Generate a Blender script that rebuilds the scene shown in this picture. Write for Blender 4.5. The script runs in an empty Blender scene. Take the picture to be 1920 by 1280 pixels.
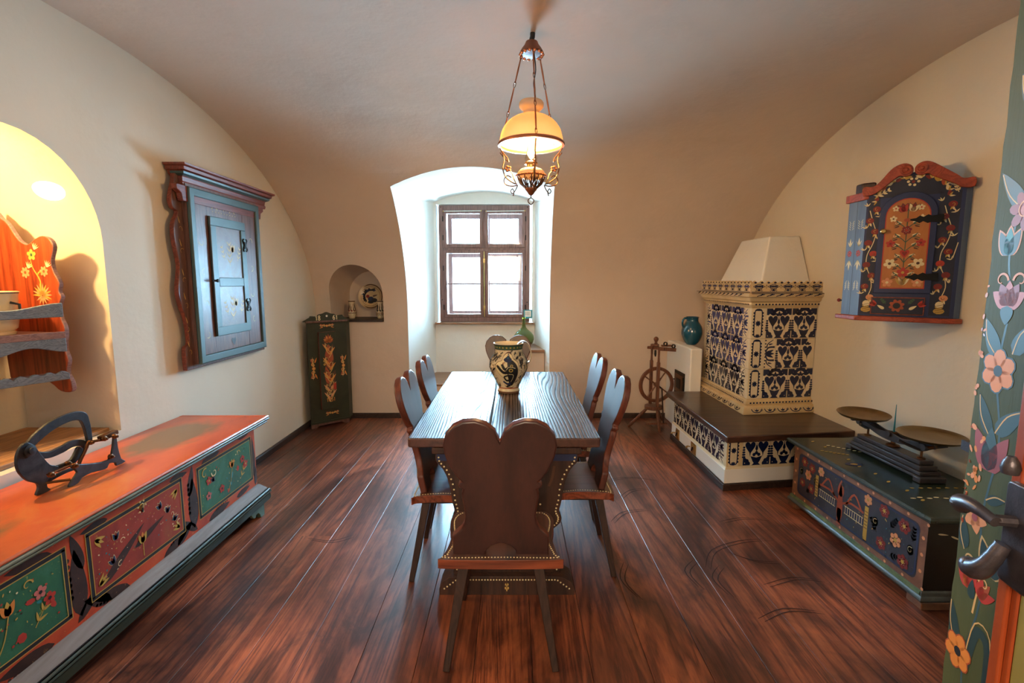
import bpy, bmesh, math, random
from mathutils import Vector, Matrix
R = random.Random(7)
sc = bpy.context.scene
COL = sc.collection
PI = math.pi
sin, cos = math.sin, math.cos

# ------------------------------------------------------------------ camera
cam_d = bpy.data.cameras.new('camera')
cam = bpy.data.objects.new('camera', cam_d)
COL.objects.link(cam)
cam_d.sensor_width = 36.0
cam_d.lens = 36.0 * 930 / 1920
cam_d.clip_start = 0.02
cam.location = (0, 0, 1.5)
cam.rotation_euler = (PI / 2 - math.atan(114 / 930), 0, 0)
sc.camera = cam

# ------------------------------------------------------------------ colour management, world and lights
sc.view_settings.view_transform = 'Standard'
sc.view_settings.look = 'None'
sc.view_settings.exposure = 0.45
sc.view_settings.gamma = 1.0
sc.view_settings.use_curve_mapping = False
sc.cycles.max_bounces = 7
sc.cycles.diffuse_bounces = 4
sc.cycles.glossy_bounces = 3
sc.cycles.transmission_bounces = 6
sc.cycles.transparent_max_bounces = 10

w = bpy.data.worlds.new('sky')
sc.world = w
w.use_nodes = True
wn = w.node_tree
bg = wn.nodes['Background']
bg.inputs[0].default_value = (0.86, 0.94, 1.0, 1)
bg.inputs[1].default_value = 2.2

def area(name, loc, rot, sx, sy, power, col):
    l = bpy.data.lights.new(name, 'AREA')
    l.shape = 'RECTANGLE'; l.size = sx; l.size_y = sy; l.energy = power; l.color = col
    o = bpy.data.objects.new(name, l); COL.objects.link(o)
    o.location = loc; o.rotation_euler = rot
    return o
def point(name, loc, r, power, col):
    l = bpy.data.lights.new(name, 'POINT'); l.energy = power; l.color = col; l.shadow_soft_size = r
    o = bpy.data.objects.new(name, l); COL.objects.link(o); o.location = loc
    return o
# daylight outside the window, in through the deep niche
area('daylight', (-0.33, 6.75, 2.0), (-PI / 2 + 0.12, 0, 0), 2.4, 2.4, 2200, (0.43, 0.75, 1.0))
# the pendant's bulb
point('pendant_bulb', (0.10, 2.69, 2.165), 0.03, 55, (1.0, 0.60, 0.26))
# the warm spot in the left niche
point('niche_bulb', (-2.44, 1.86, 2.02), 0.035, 58, (1.0, 0.60, 0.22))
# unseen warm fill light, added in the vestibule behind the camera
area('vestibule_fill', (-0.25, -1.3, 2.0), (PI / 2 - 0.1, 0, -0.25), 1.0, 1.0, 55, (1.0, 0.74, 0.50))

# ------------------------------------------------------------------ mesh helpers
class Frame:
    """plane with origin O, in-plane axes U, V and outward normal N"""
    def __init__(s, O, U, V):
        s.O = Vector(O); s.U = Vector(U).normalized(); s.V = Vector(V).normalized(); s.N = s.U.cross(s.V)
    def __call__(s, u, v, h=0.0):
        return s.O + s.U * u + s.V * v + s.N * h
XY = Frame((0, 0, 0), (1, 0, 0), (0, 1, 0))

class B:
    def __init__(s):
        s.v = []; s.f = []; s.m = []; s.mats = []
    def mi(s, mat):
        if mat not in s.mats: s.mats.append(mat)
        return s.mats.index(mat)
    def add(s, vs, fs, mat):
        k = len(s.v); s.v += [Vector(q) for q in vs]
        i = s.mi(mat)
        for f in fs: s.f.append([k + a for a in f]); s.m.append(i)
        return s
    def box(s, c, d, mat, rz=0, M=None):
        hx, hy, hz = d[0] / 2, d[1] / 2, d[2] / 2
        vs = [Vector((x, y, z)) for z in (-hz, hz) for x, y in ((-hx, -hy), (hx, -hy), (hx, hy), (-hx, hy))]
        if M is None: M = Matrix.Rotation(rz, 3, 'Z')
        vs = [M @ q + Vector(c) for q in vs]
        return s.add(vs, [(3, 2, 1, 0), (4, 5, 6, 7), (0, 1, 5, 4), (1, 2, 6, 5), (2, 3, 7, 6), (3, 0, 4, 7)], mat)
    def bb(s, x0, x1, y0, y1, z0, z1, mat):
        return s.box(((x0 + x1) / 2, (y0 + y1) / 2, (z0 + z1) / 2), (x1 - x0, y1 - y0, z1 - z0), mat)
    def prism(s, pts, fr, h0, h1, mat, mat_side=None, holes=()):
        """outline pts (ccw in u,v) extruded along the frame normal"""
        n = len(pts)
        if sum(pts[i][0] * pts[(i + 1) % n][1] - pts[(i + 1) % n][0] * pts[i][1] for i in range(n)) < 0: pts = pts[::-1]
        if h0 > h1: h0, h1 = h1, h0
        vs = [fr(u, v, h0) for u, v in pts] + [fr(u, v, h1) for u, v in pts]
        s.add(vs, [tuple(range(n - 1, -1, -1)), tuple(range(n, 2 * n))], mat)
        s.add(vs, [(i, (i + 1) % n, n + (i + 1) % n, n + i) for i in range(n)], mat_side or mat)
        return s
    def lathe(s, prof, mat, c=(0, 0, 0), n=28, axis=None, a0=0, a1=2 * PI, sx=1.0, cap=True):
        """prof: (r, z) from bottom to top"""
        full = abs(a1 - a0 - 2 * PI) < 1e-6
        k = n if full else n + 1
        Rm = Matrix.Identity(3)
        if axis is not None: Rm = Vector((0, 0, 1)).rotation_difference(Vector(axis)).to_matrix()
        vs = []
        for r, z in prof:
            for i in range(k):
                a = a0 + (a1 - a0) * i / n
                vs.append(Rm @ Vector((r * cos(a) * sx, r * sin(a), z)) + Vector(c))
        fs = []
        for j in range(len(prof) - 1):
            for i in range(n):
                i2 = (i + 1) % k
                fs.append((j * k + i, j * k + i2, (j + 1) * k + i2, (j + 1) * k + i))
        ring_ = abs(prof[0][0] - prof[-1][0]) + abs(prof[0][1] - prof[-1][1]) < .006
        if ring_ or not cap: full = False
        if full and prof[0][0] > 1e-5: fs.append(tuple(range(n - 1, -1, -1)))
        if full and prof[-1][0] > 1e-5: fs.append(tuple((len(prof) - 1) * k + i for i in range(n)))
        return s.add(vs, fs, mat)
    def tube(s, pts, r, mat, n=8, closed=False, cap=True):
        """r a number or a list"""
        P = [Vector(p) for p in pts]; m = len(P)
        rs = r if isinstance(r, (list, tuple)) else [r] * m
        T = []
        for i in range(m):
            if closed: t = P[(i + 1) % m] - P[i - 1]
            else: t = P[min(i + 1, m - 1)] - P[max(i - 1, 0)]
            T.append(t.normalized())
        nrm = T[0].orthogonal().normalized(); vs = []
        for i in range(m):
            if i: nrm = (nrm - T[i] * nrm.dot(T[i])).normalized()
            b = T[i].cross(nrm)
            for k in range(n):
                a = 2 * PI * k / n
                vs.append(P[i] + (nrm * cos(a) + b * sin(a)) * rs[i])
        fs = []
        for i in range(m if closed else m - 1):
            j = (i + 1) % m
            for k in range(n):
                fs.append((i * n + k, i * n + (k + 1) % n, j * n + (k + 1) % n, j * n + k))
        if cap and not closed:
            fs.append(tuple(range(n - 1, -1, -1))); fs.append(tuple((m - 1) * n + k for k in range(n)))
        return s.add(vs, fs, mat)
    def bar(s, a, b, w1, w2, mat, up=(0, 0, 1), w1b=None, w2b=None):
        """square bar from a to b"""
        a = Vector(a); b = Vector(b); t = (b - a).normalized()
        x = t.cross(Vector(up))
        if x.length < 1e-4: x = t.cross(Vector((0, 1, 0)))
        x.normalize(); y = x.cross(t)
        w1b = w1 if w1b is None else w1b; w2b = w2 if w2b is None else w2b
        vs = []
        for p, ww, hh in ((a, w1, w2), (b, w1b, w2b)):
            for i, j in ((-1, -1), (1, -1), (1, 1), (-1, 1)): vs.append(p + x * i * ww / 2 + y * j * hh / 2)
        return s.add(vs, [(0, 1, 2, 3), (7, 6, 5, 4), (1, 0, 4, 5), (2, 1, 5, 6), (3, 2, 6, 7), (0, 3, 7, 4)], mat)
    def ball(s, c, r, mat, n=10, sz=1.0):
        k = max(4, n // 2)
        prof = [(r * sin(PI * i / k), -r * sz * cos(PI * i / k)) for i in range(k + 1)]
        prof[0] = (1e-6, prof[0][1]); prof[-1] = (1e-6, prof[-1][1])
        return s.lathe(prof, mat, c, n)
    def dome(s, c, nrm, r, mat, n=6):
        return s.lathe([(r, 0), (r * .75, r * .45), (r * .01, r * .62)], mat, c, n, axis=nrm)
    def sweep(s, path, prof, mat, closed=False, up=(0, 0, 1)):
        """sweep a closed 2D profile (a: outward to the right of travel, b: up) along a planar path with mitred corners"""
        P = [Vector(p) for p in path]; m = len(P); up = Vector(up); n = len(prof); vs = []
        for i in range(m):
            t0 = (P[i] - P[i - 1]).normalized() if (i or closed) else None
            t1 = (P[(i + 1) % m] - P[i]).normalized() if (i < m - 1 or closed) else None
            if t0 is None: t0 = t1
            if t1 is None: t1 = t0
            o0 = t0.cross(up); o1 = t1.cross(up)
            o = (o0 + o1); L = o.length
            o = o / L; k = 1 / max(0.3, o.dot(o0))
            for a, b in prof: vs.append(P[i] + o * a * k + up * b)
        fs = []
        for i in range(m if closed else m - 1):
            j = (i + 1) % m
            for k in range(n): fs.append((i * n + k, j * n + k, j * n + (k + 1) % n, i * n + (k + 1) % n))
        if not closed: fs.append(tuple(range(n))); fs.append(tuple((m - 1) * n + k for k in range(n - 1, -1, -1)))
        return s.add(vs, fs, mat)
    def build(s, name, parent=None, bevel=0, seg=2, ang=35, label=None, kind=None, fix=True):
        off = Vector(parent['_w']) if parent is not None and '_w' in parent.keys() else Vector((0, 0, 0))
        me = bpy.data.meshes.new(name)
        me.from_pydata([tuple(q - off) for q in s.v], [], s.f)
        for mt in s.mats: me.materials.append(mt)
        me.polygons.foreach_set('material_index', s.m)
        me.polygons.foreach_set('use_smooth', [True] * len(me.polygons))
        me.update()
        if fix:
            bm = bmesh.new(); bm.from_mesh(me)
            bmesh.ops.remove_doubles(bm, verts=bm.verts, dist=1e-6)
            bm.to_mesh(me); bm.free()
        me.set_sharp_from_angle(angle=math.radians(ang))
        o = bpy.data.objects.new(name, me); COL.objects.link(o)
        if parent is not None:
            o.parent = parent
            o['_w'] = parent['_w'] if '_w' in parent.keys() else (0, 0, 0)
        else: o['_w'] = (0, 0, 0)
        if bevel:
            b = o.modifiers.new('bevel', 'BEVEL'); b.width = bevel; b.segments = seg; b.limit_method = 'ANGLE'
            b.angle_limit = math.radians(38); b.harden_normals = False
        if label: o['label'] = label
        if kind: o['kind'] = kind
        return o

def thing(name, label, cat, loc=(0, 0, 0), rz=0, group=None, world=True):
    o = bpy.data.objects.new(name, None); COL.objects.link(o)
    o.empty_display_size = 0.1
    o.location = loc; o.rotation_euler = (0, 0, rz)
    o['label'] = label; o['category'] = cat
    if group: o['group'] = group
    o['_w'] = tuple(loc) if world else (0, 0, 0)
    return o
def tag(o, label, cat, group=None):
    o['label'] = label; o['category'] = cat
    if group: o['group'] = group
    return o
def dup(root, loc, rz, label, group=None):
    r = root.copy(); COL.objects.link(r); r.location = loc; r.rotation_euler = (0, 0, rz); r['label'] = label
    if group: r['group'] = group
    for ch in list(root.children):
        c = ch.copy(); COL.objects.link(c); c.parent = r
        for g in list(ch.children):
            d = g.copy(); COL.objects.link(d); d.parent = c
    return r

def spline(pts, n=6, closed=False):
    """Catmull-Rom through points of any dimension"""
    P = [Vector(p) for p in pts]; m = len(P); out = []
    rng = m if closed else m - 1
    for i in range(rng):
        if closed: a, b, c, d = P[i - 1], P[i], P[(i + 1) % m], P[(i + 2) % m]
        else: a, b, c, d = P[max(i - 1, 0)], P[i], P[i + 1], P[min(i + 2, m - 1)]
        for k in range(n):
            t = k / n
            out.append(0.5 * ((2 * b) + (c - a) * t + (2 * a - 5 * b + 4 * c - d) * t * t + (3 * b - a - 3 * c + d) * t ** 3))
    if not closed: out.append(P[-1])
    return out
def arc(cx, cy, r, a0, a1, n=12, ry=None):
    ry = r if ry is None else ry
    return [(cx + r * cos(a0 + (a1 - a0) * i / n), cy + ry * sin(a0 + (a1 - a0) * i / n)) for i in range(n + 1)]
def rrect(x0, x1, y0, y1, r, n=4):
    return (arc(x1 - r, y0 + r, r, -PI / 2, 0, n) + arc(x1 - r, y1 - r, r, 0, PI / 2, n) +
            arc(x0 + r, y1 - r, r, PI / 2, PI, n) + arc(x0 + r, y0 + r, r, PI, 1.5 * PI, n))

class Paint:
    """brush work laid on a surface: every stroke is a thin film of paint in its own colour"""
    def __init__(s, b, fr, h0=0.0006, rings=1):
        s.b = b; s.fr = fr; s.h = h0; s.rings = rings; s.layer = 0; s.x = 0; s.y = 0; s.sc = 1; s.rot = 0; s.fl = 1
    def at(s, x, y, sc=1, rot=0, fl=1):
        s.x, s.y, s.sc, s.rot, s.fl = x, y, sc, rot, fl; return s
    def T(s, p):
        u, v = p[0] * s.sc * s.fl, p[1] * s.sc
        return (s.x + u * cos(s.rot) - v * sin(s.rot), s.y + u * sin(s.rot) + v * cos(s.rot))
    def poly(s, pts, mat, lay=0):
        """star-shaped outline, filled from its middle"""
        q = [s.T(p) for p in pts]; n = len(q)
        cx = sum(a for a, _ in q) / n; cy = sum(b for _, b in q) / n
        h = s.h * (1 + lay); K = s.rings; vs = [s.fr(cx, cy, h)]
        for k in range(1, K + 1):
            t = k / K
            vs += [s.fr(cx + (a - cx) * t, cy + (b - cy) * t, h) for a, b in q]
        area_ = sum(q[i][0] * q[(i + 1) % n][1] - q[(i + 1) % n][0] * q[i][1] for i in range(n))
        fs = []
        for i in range(n):
            j = (i + 1) % n
            fs.append((0, 1 + i, 1 + j) if area_ > 0 else (0, 1 + j, 1 + i))
            for k in range(1, K):
                a, b2 = 1 + (k - 1) * n, 1 + k * n
                fs.append((a + i, b2 + i, b2 + j, a + j) if area_ > 0 else (a + j, b2 + j, b2 + i, a + i))
        s.b.add(vs, fs, mat); return s
    def disc(s, x, y, r, mat, lay=0, ry=None, n=10, rot=0):
        ry = r if ry is None else ry
        return s.poly([(x + r * cos(a) * cos(rot) - ry * sin(a) * sin(rot), y + r * cos(a) * sin(rot) + ry * sin(a) * cos(rot))
                       for a in [2 * PI * i / n for i in range(n)]], mat, lay)
    def stroke(s, pts, w0, mat, lay=0, w1=None, wm=None, n=4, closed=False):
        """a ribbon through points; w0 start, wm middle, w1 end width"""
        P = spline([(a, b, 0) for a, b in pts], n, closed) if (len(pts) > 2 and n > 1) else [Vector((a, b, 0)) for a, b in pts]
        if closed: P.append(P[0])
        w1 = w0 if w1 is None else w1; m = len(P); L = []; Q = []
        for i in range(m):
            t = P[min(i + 1, m - 1)] - P[max(i - 1, 0)]
            if closed and i in (0, m - 1): t = P[1] - P[m - 2]
            t.normalize(); nx, ny = -t.y, t.x; k = i / (m - 1)
            if wm is None: ww = w0 + (w1 - w0) * k
            else: ww = (w0 + (wm - w0) * sin(PI * k)) if k < .5 else (w1 + (wm - w1) * sin(PI * k))
            L.append(s.T((P[i].x + nx * ww / 2, P[i].y + ny * ww / 2))); Q.append(s.T((P[i].x - nx * ww / 2, P[i].y - ny * ww / 2)))
        h = s.h * (1 + lay)
        c = 1
        if s.rings > 1: c = 3
        vs = []
        for a, b2 in zip(L, Q):
            for k in range(c + 1):
                t = k / c; vs.append(s.fr(a[0] + (b2[0] - a[0]) * t, a[1] + (b2[1] - a[1]) * t, h))
        fs = []
        for i in range(m - 1):
            for k in range(c):
                p, q2 = i * (c + 1) + k, (i + 1) * (c + 1) + k
                fs.append((p, p + 1, q2 + 1, q2) if s.fl > 0 else (p, q2, q2 + 1, p + 1))
        s.b.add(vs, fs, mat); return s
    def petal(s, x, y, ang, ln, wd, mat, lay=0, blunt=0.62):
        pts = []
        for k in range(9):
            t = k / 8; r = wd / 2 * (sin(PI * t ** blunt) ** 0.8 if 0 < t < 1 else 0)
            pts.append((t * ln, r))
        o = pts + [(a, -b) for a, b in pts[-2:0:-1]]
        return s.poly([(x + a * cos(ang) - b * sin(ang), y + a * sin(ang) + b * cos(ang)) for a, b in o], mat, lay)
    def flower(s, x, y, r, mat, core, n=6, lay=0, outline=None, dots=None, a0=0.3):
        for i in range(n):
            a = a0 + 2 * PI * i / n
            px, py = x + r * .58 * cos(a), y + r * .58 * sin(a)
            if outline: s.disc(px, py, r * .50, outline, lay, ry=r * .44, rot=a)
            s.disc(px, py, r * .43, mat, lay + 1, ry=r * (.37 if n < 7 else .27), rot=a)
        s.disc(x, y, r * .27, core, lay + 2)
        if dots:
            for i in range(7):
                a = 2 * PI * i / 7; s.disc(x + r * .42 * cos(a), y + r * .42 * sin(a), r * .06, dots, lay + 3, n=6)
        return s
    def leafspray(s, x, y, ang, ln, mat, n=5, w=.012, lay=0):
        dx, dy = cos(ang), sin(ang)
        s.stroke([(x, y), (x + dx * ln * .5, y + dy * ln * .5), (x + dx * ln, y + dy * ln)], w * .5, mat, lay, w * .2)
        for i in range(n):
            t = (i + .6) / n
            for sg in (1, -1): s.petal(x + dx * ln * t, y + dy * ln * t, ang + sg * .75, ln * .33 * (1.2 - t * .5), w * 1.3, mat, lay)
        return s
    def tulip(s, x, y, ang, r, mat, mid, lay=0, edge=None):
        for da, m in ((.5, mat), (-.5, mat), (0, mid)):
            if edge: s.petal(x, y, ang + da, r * 1.1, r * .6, edge, lay)
            s.petal(x, y, ang + da, r, r * .48, m, lay + 1)
        return s
    def heart(s, x, y, r, mat, lay=0, tip=1.5, lobes=True):
        pts = [(0, .42), (.25, .75), (.62, .82), (.92, .55), (.95, .15), (.7, -.3), (.38, -.75), (.12, -1.1), (0, -tip)]
        o = pts + [(-a, b) for a, b in pts[-2:0:-1]]
        return s.poly([(x + a * r, y + b * r) for a, b in o], mat, lay)
    def rect(s, x0, x1, y0, y1, mat, lay=0):
        return s.poly([(x0, y0), (x1, y0), (x1, y1), (x0, y1)], mat, lay)
    def frame(s, x0, x1, y0, y1, wd, mat, lay=0):
        s.rect(x0 - wd / 2, x1 + wd / 2, y0 - wd / 2, y0 + wd / 2, mat, lay); s.rect(x0 - wd / 2, x1 + wd / 2, y1 - wd / 2, y1 + wd / 2, mat, lay)
        s.rect(x0 - wd / 2, x0 + wd / 2, y0, y1, mat, lay); s.rect(x1 - wd / 2, x1 + wd / 2, y0, y1, mat, lay)
        return s
    def curl(s, x, y, r, a0, turns, w, mat, lay=0, n=14, w1=.3):
        pts = []
        for i in range(n + 1):
            t = i / n; a = a0 + turns * 2 * PI * t; rr = r * (1 - .78 * t)
            pts.append((x + rr * cos(a), y + rr * sin(a)))
        return s.stroke(pts, w, mat, lay, w * w1, n=2)
    def daub(s, x0, x1, y0, y1, n, mats, r, rnd, lay=0):
        for _ in range(n):
            rr = rnd.uniform(.5, 1) * r
            s.disc(rnd.uniform(x0, x1), rnd.uniform(y0, y1), rr, rnd.choice(mats), lay, ry=rr * rnd.uniform(.35, .9), n=7, rot=rnd.uniform(0, 3))
        return s

GLY = {'0': [[(.5, 0), (.1, .3), (.1, .7), (.5, 1), (.9, .7), (.9, .3)], 1], '1': [[(.2, .7), (.55, 1), (.55, 0)], 0],
       '2': [[(.1, .75), (.5, 1), (.85, .75), (.1, 0), (.95, 0)], 0], '3': [[(.1, .9), (.6, 1), (.8, .75), (.4, .55), (.9, .3), (.5, 0), (.05, .12)], 0],
       '5': [[(.85, 1), (.2, 1), (.15, .58), (.6, .62), (.9, .3), (.5, 0), (.05, .1)], 0],
       '6': [[(.8, .95), (.3, .75), (.1, .35), (.4, 0), (.85, .15), (.8, .45), (.4, .55), (.15, .4)], 0],
       '8': [[(.5, .52), (.12, .75), (.5, 1), (.88, .75), (.5, .52), (.08, .25), (.5, 0), (.92, .25)], 1]}
def digits(p, txt, x, y, h, wd, mat, lay=0, step=.62):
    for i, ch in enumerate(txt):
        g, cl = GLY[ch]
        p.stroke([(x + (i * step + a * .5) * h, y + b * h) for a, b in g], wd, mat, lay, n=3 if ch not in '1' else 1, closed=bool(cl))
# ------------------------------------------------------------------ materials
def mat(name, col=(.8, .8, .8), rough=.5, metal=0.0, spec=.5, coat=0.0):
    m = bpy.data.materials.new(name); m.use_nodes = True
    p = m.node_tree.nodes['Principled BSDF']
    p.inputs['Base Color'].default_value = (*col, 1); p.inputs['Roughness'].default_value = rough
    p.inputs['Metallic'].default_value = metal; p.inputs['Specular IOR Level'].default_value = spec
    if coat: p.inputs['Coat Weight'].default_value = coat; p.inputs['Coat Roughness'].default_value = .12
    return m
def N(m, t, **kw):
    n = m.node_tree.nodes.new(t)
    for k, v in kw.items():
        if k in n.inputs: n.inputs[k].default_value = v
        else: setattr(n, k, v)
    return n
def L(m, a, b): m.node_tree.links.new(a, b)
def ramp(m, fac, stops, interp='LINEAR'):
    r = N(m, 'ShaderNodeValToRGB'); cr = r.color_ramp; cr.interpolation = interp
    while len(cr.elements) < len(stops): cr.elements.new(.5)
    for e, (p, c) in zip(cr.elements, stops): e.position = p; e.color = (*c, 1)
    L(m, fac, r.inputs[0]); return r
def coords(m, scale=(1, 1, 1), loc=(0, 0, 0), rot=(0, 0, 0), kind='Object'):
    tc = N(m, 'ShaderNodeTexCoord'); mp = N(m, 'ShaderNodeMapping')
    mp.inputs['Scale'].default_value = scale; mp.inputs['Location'].default_value = loc; mp.inputs['Rotation'].default_value = rot
    L(m, tc.outputs[kind], mp.inputs[0]); return mp.outputs[0]
def noise(m, vec, scale, detail=4, rough=.55, dist=0):
    n = N(m, 'ShaderNodeTexNoise'); n.inputs['Scale'].default_value = scale; n.inputs['Detail'].default_value = detail
    n.inputs['Roughness'].default_value = rough; n.inputs['Distortion'].default_value = dist
    L(m, vec, n.inputs['Vector']); return n.outputs['Fac']
def bump(m, h, strength=.3, dist=.002, prev=None):
    b = N(m, 'ShaderNodeBump'); b.inputs['Strength'].default_value = strength; b.inputs['Distance'].default_value = dist
    L(m, h, b.inputs['Height'])
    if prev is not None: L(m, prev, b.inputs['Normal'])
    return b.outputs[0]
def mix(m, f, a, b, typ='MIX'):
    x = N(m, 'ShaderNodeMix', data_type='RGBA', blend_type=typ)
    for s, v in ((0, f), (6, a), (7, b)):
        if isinstance(v, (int, float)): x.inputs[s].default_value = v
        elif isinstance(v, tuple): x.inputs[s].default_value = (*v, 1)
        else: L(m, v, x.inputs[s])
    return x.outputs[2]
def P(m): return m.node_tree.nodes['Principled BSDF']
def setc(m, c): L(m, c, P(m).inputs['Base Color'])

def plaster(name, c0, c1, seed=0):
    m = mat(name, c0, .92, spec=.15)
    v = coords(m, loc=(seed, seed * 2, 0), kind='Object')
    n1 = noise(m, v, 1.3, 3, .5, .4); n2 = noise(m, v, 9, 5, .6)
    setc(m, mix(m, ramp(m, n2, [(.35, (0, 0, 0)), (.75, (1, 1, 1))]).outputs[0], ramp(m, n1, [(.3, c0), (.7, c1)]).outputs[0], tuple(a * .96 for a in c0)))
    b1 = bump(m, noise(m, v, 3.2, 4, .5), .5, .02)
    b2 = bump(m, noise(m, v, 38, 5, .6), .35, .003, b1)
    L(m, b2, P(m).inputs['Normal'])
    return m
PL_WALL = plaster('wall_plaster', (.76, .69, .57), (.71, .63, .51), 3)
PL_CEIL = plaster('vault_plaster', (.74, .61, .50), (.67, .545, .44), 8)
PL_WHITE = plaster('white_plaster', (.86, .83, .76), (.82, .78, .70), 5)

def wood(name, dark, light, axis='y', gs=1.0, rough=.35, rv=.12, bmp=.3, ring=5.0, coat=0.0, spec=.5, kind='Object'):
    """grain runs along the axis"""
    m = mat(name, light, rough, spec=spec, coat=coat)
    st = {'x': (.07, 1, 1), 'y': (1, .07, 1), 'z': (1, 1, .07)}[axis]
    v = coords(m, tuple(a * gs for a in st), kind=kind)
    oi = N(m, 'ShaderNodeObjectInfo'); ad = N(m, 'ShaderNodeVectorMath', operation='ADD')
    sc_ = N(m, 'ShaderNodeVectorMath', operation='SCALE'); sc_.inputs['Scale'].default_value = 7.0
    cx = N(m, 'ShaderNodeCombineXYZ')
    for i in range(3): L(m, oi.outputs['Random'], cx.inputs[i])
    L(m, cx.outputs[0], sc_.inputs[0]); L(m, v, ad.inputs[0]); L(m, sc_.outputs[0], ad.inputs[1])
    v = ad.outputs[0]
    big = noise(m, v, ring, 2, .5, .6)
    mul = N(m, 'ShaderNodeMath', operation='MULTIPLY'); mul.inputs[1].default_value = 9.0; L(m, big, mul.inputs[0])
    fr_ = N(m, 'ShaderNodeMath', operation='PINGPONG'); fr_.inputs[1].default_value = .5; L(m, mul.outputs[0], fr_.inputs[0])
    fine = noise(m, v, 90, 4, .7)
    ad2 = N(m, 'ShaderNodeMath', operation='MULTIPLY_ADD'); ad2.inputs[1].default_value = .9
    L(m, fr_.outputs[0], ad2.inputs[0]); L(m, fine, ad2.inputs[2])
    g = ramp(m, ad2.outputs[0], [(.38, dark), (.95, light)]).outputs[0]
    setc(m, g)
    rr = N(m, 'ShaderNodeMapRange'); rr.inputs[3].default_value = rough + rv; rr.inputs[4].default_value = max(.05, rough - rv * .4)
    L(m, noise(m, v, 6, 4, .6), rr.inputs[0]); L(m, rr.outputs[0], P(m).inputs['Roughness'])
    L(m, bump(m, ad2.outputs[0], bmp, .0015), P(m).inputs['Normal'])
    return m
CHAIR = wood('chair_wood', (.022, .007, .007), (.052, .016, .013), 'z', .8, .36, .10, .18, 3, coat=.7)
CHAIR_Y = wood('chair_seat_wood', (.04, .014, .010), (.11, .040, .025), 'y', 1.0, .30, .12, .25, 5, coat=.6)
CHAIR_X = wood('chair_edge_wood', (.10, .022, .010), (.26, .062, .026), 'x', 1.0, .35, .12, .2, 6)
CHAIR_E = wood('chair_side_wood', (.060, .015, .009), (.15, .038, .020), 'z', 1.0, .35, .12, .2, 5)
LEGW = wood('leg_wood', (.016, .007, .005), (.042, .018, .012), 'z', 1.5, .42, .1, .3, 8)
TRESTLE = wood('trestle_wood', (.018, .008, .007), (.055, .022, .014), 'z', 1.2, .4, .1, .3, 6)
OAKD = wood('bench_wood', (.022, .009, .006), (.075, .030, .017), 'x', 1.0, .28, .1, .15, 4, coat=.2)
TRIMW = wood('trim_wood', (.018, .009, .007), (.05, .026, .018), 'y', 1.5, .45, .1, .3, 6)
SILLW = wood('sill_wood', (.16, .07, .035), (.33, .16, .08), 'x', 1.5, .4, .1, .3, 8)
WHEELW = wood('wheel_wood', (.07, .022, .010), (.20, .075, .035), 'z', 2.5, .38, .1, .2, 9)
FRAMEW = wood('window_wood', (.09, .042, .034), (.20, .095, .075), 'z', 1.5, .4, .1, .3, 8)
REDWOOD = wood('red_stained_wood', (.12, .018, .008), (.36, .065, .020), 'z', 1.3, .32, .1, .15, 5)
BLUEP = wood('blue_grey_paint', (.085, .12, .18), (.18, .24, .33), 'y', 3, .6, .1, .6, 10)
LILAC = wood('lilac_brown_paint', (.16, .09, .10), (.30, .19, .20), 'y', 3, .6, .1, .5, 10)
NICHEW = wood('niche_board_wood', (.22, .10, .04), (.45, .23, .09), 'y', 1.5, .5, .1, .2, 6)

for m_ in (CHAIR, CHAIR_Y): P(m_).inputs['Coat Roughness'].default_value = .38
P(CHAIR_Y).inputs['Coat Weight'].default_value = 1.0
def table_wood():
    m = mat('tabletop_wood', (.1, .05, .03), .27, spec=.6, coat=.4)
    P(m).inputs['Coat Roughness'].default_value = .2
    v = coords(m, (1, .085, 1))
    d = noise(m, v, 2.6, 2, .5, .5)
    sx = N(m, 'ShaderNodeSeparateXYZ'); L(m, v, sx.inputs[0])
    ma = N(m, 'ShaderNodeMath', operation='MULTIPLY_ADD'); ma.inputs[1].default_value = 62.0; L(m, sx.outputs[0], ma.inputs[0])
    mb = N(m, 'ShaderNodeMath', operation='MULTIPLY'); mb.inputs[1].default_value = 30.0; L(m, d, mb.inputs[0]); L(m, mb.outputs[0], ma.inputs[2])
    pp = N(m, 'ShaderNodeMath', operation='PINGPONG'); pp.inputs[1].default_value = .5; L(m, ma.outputs[0], pp.inputs[0])
    fine = noise(m, v, 70, 3, .7)
    s2 = N(m, 'ShaderNodeMath', operation='MULTIPLY_ADD'); s2.inputs[1].default_value = .25; L(m, fine, s2.inputs[0]); L(m, pp.outputs[0], s2.inputs[2])
    setc(m, ramp(m, s2.outputs[0], [(.10, (.012, .007, .006)), (.3, (.07, .04, .028)), (.62, (.17, .115, .085))]).outputs[0])
    L(m, bump(m, ramp(m, s2.outputs[0], [(.08, (0, 0, 0)), (.3, (.85, .85, .85)), (.6, (1, 1, 1))]).outputs[0], .55, .0016), P(m).inputs['Normal'])
    L(m, ramp(m, s2.outputs[0], [(.1, (.7, .7, .7)), (.35, (.30, .30, .30))]).outputs[0], P(m).inputs['Roughness'])
    gl = ramp(m, s2.outputs[0], [(.10, (.02, .02, .02)), (.32, (.20, .20, .20)), (.6, (.36, .36, .36))]).outputs[0]
    L(m, gl, P(m).inputs['Coat Weight']); L(m, gl, P(m).inputs['Specular IOR Level'])
    return m
TABLEW = table_wood()

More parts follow.
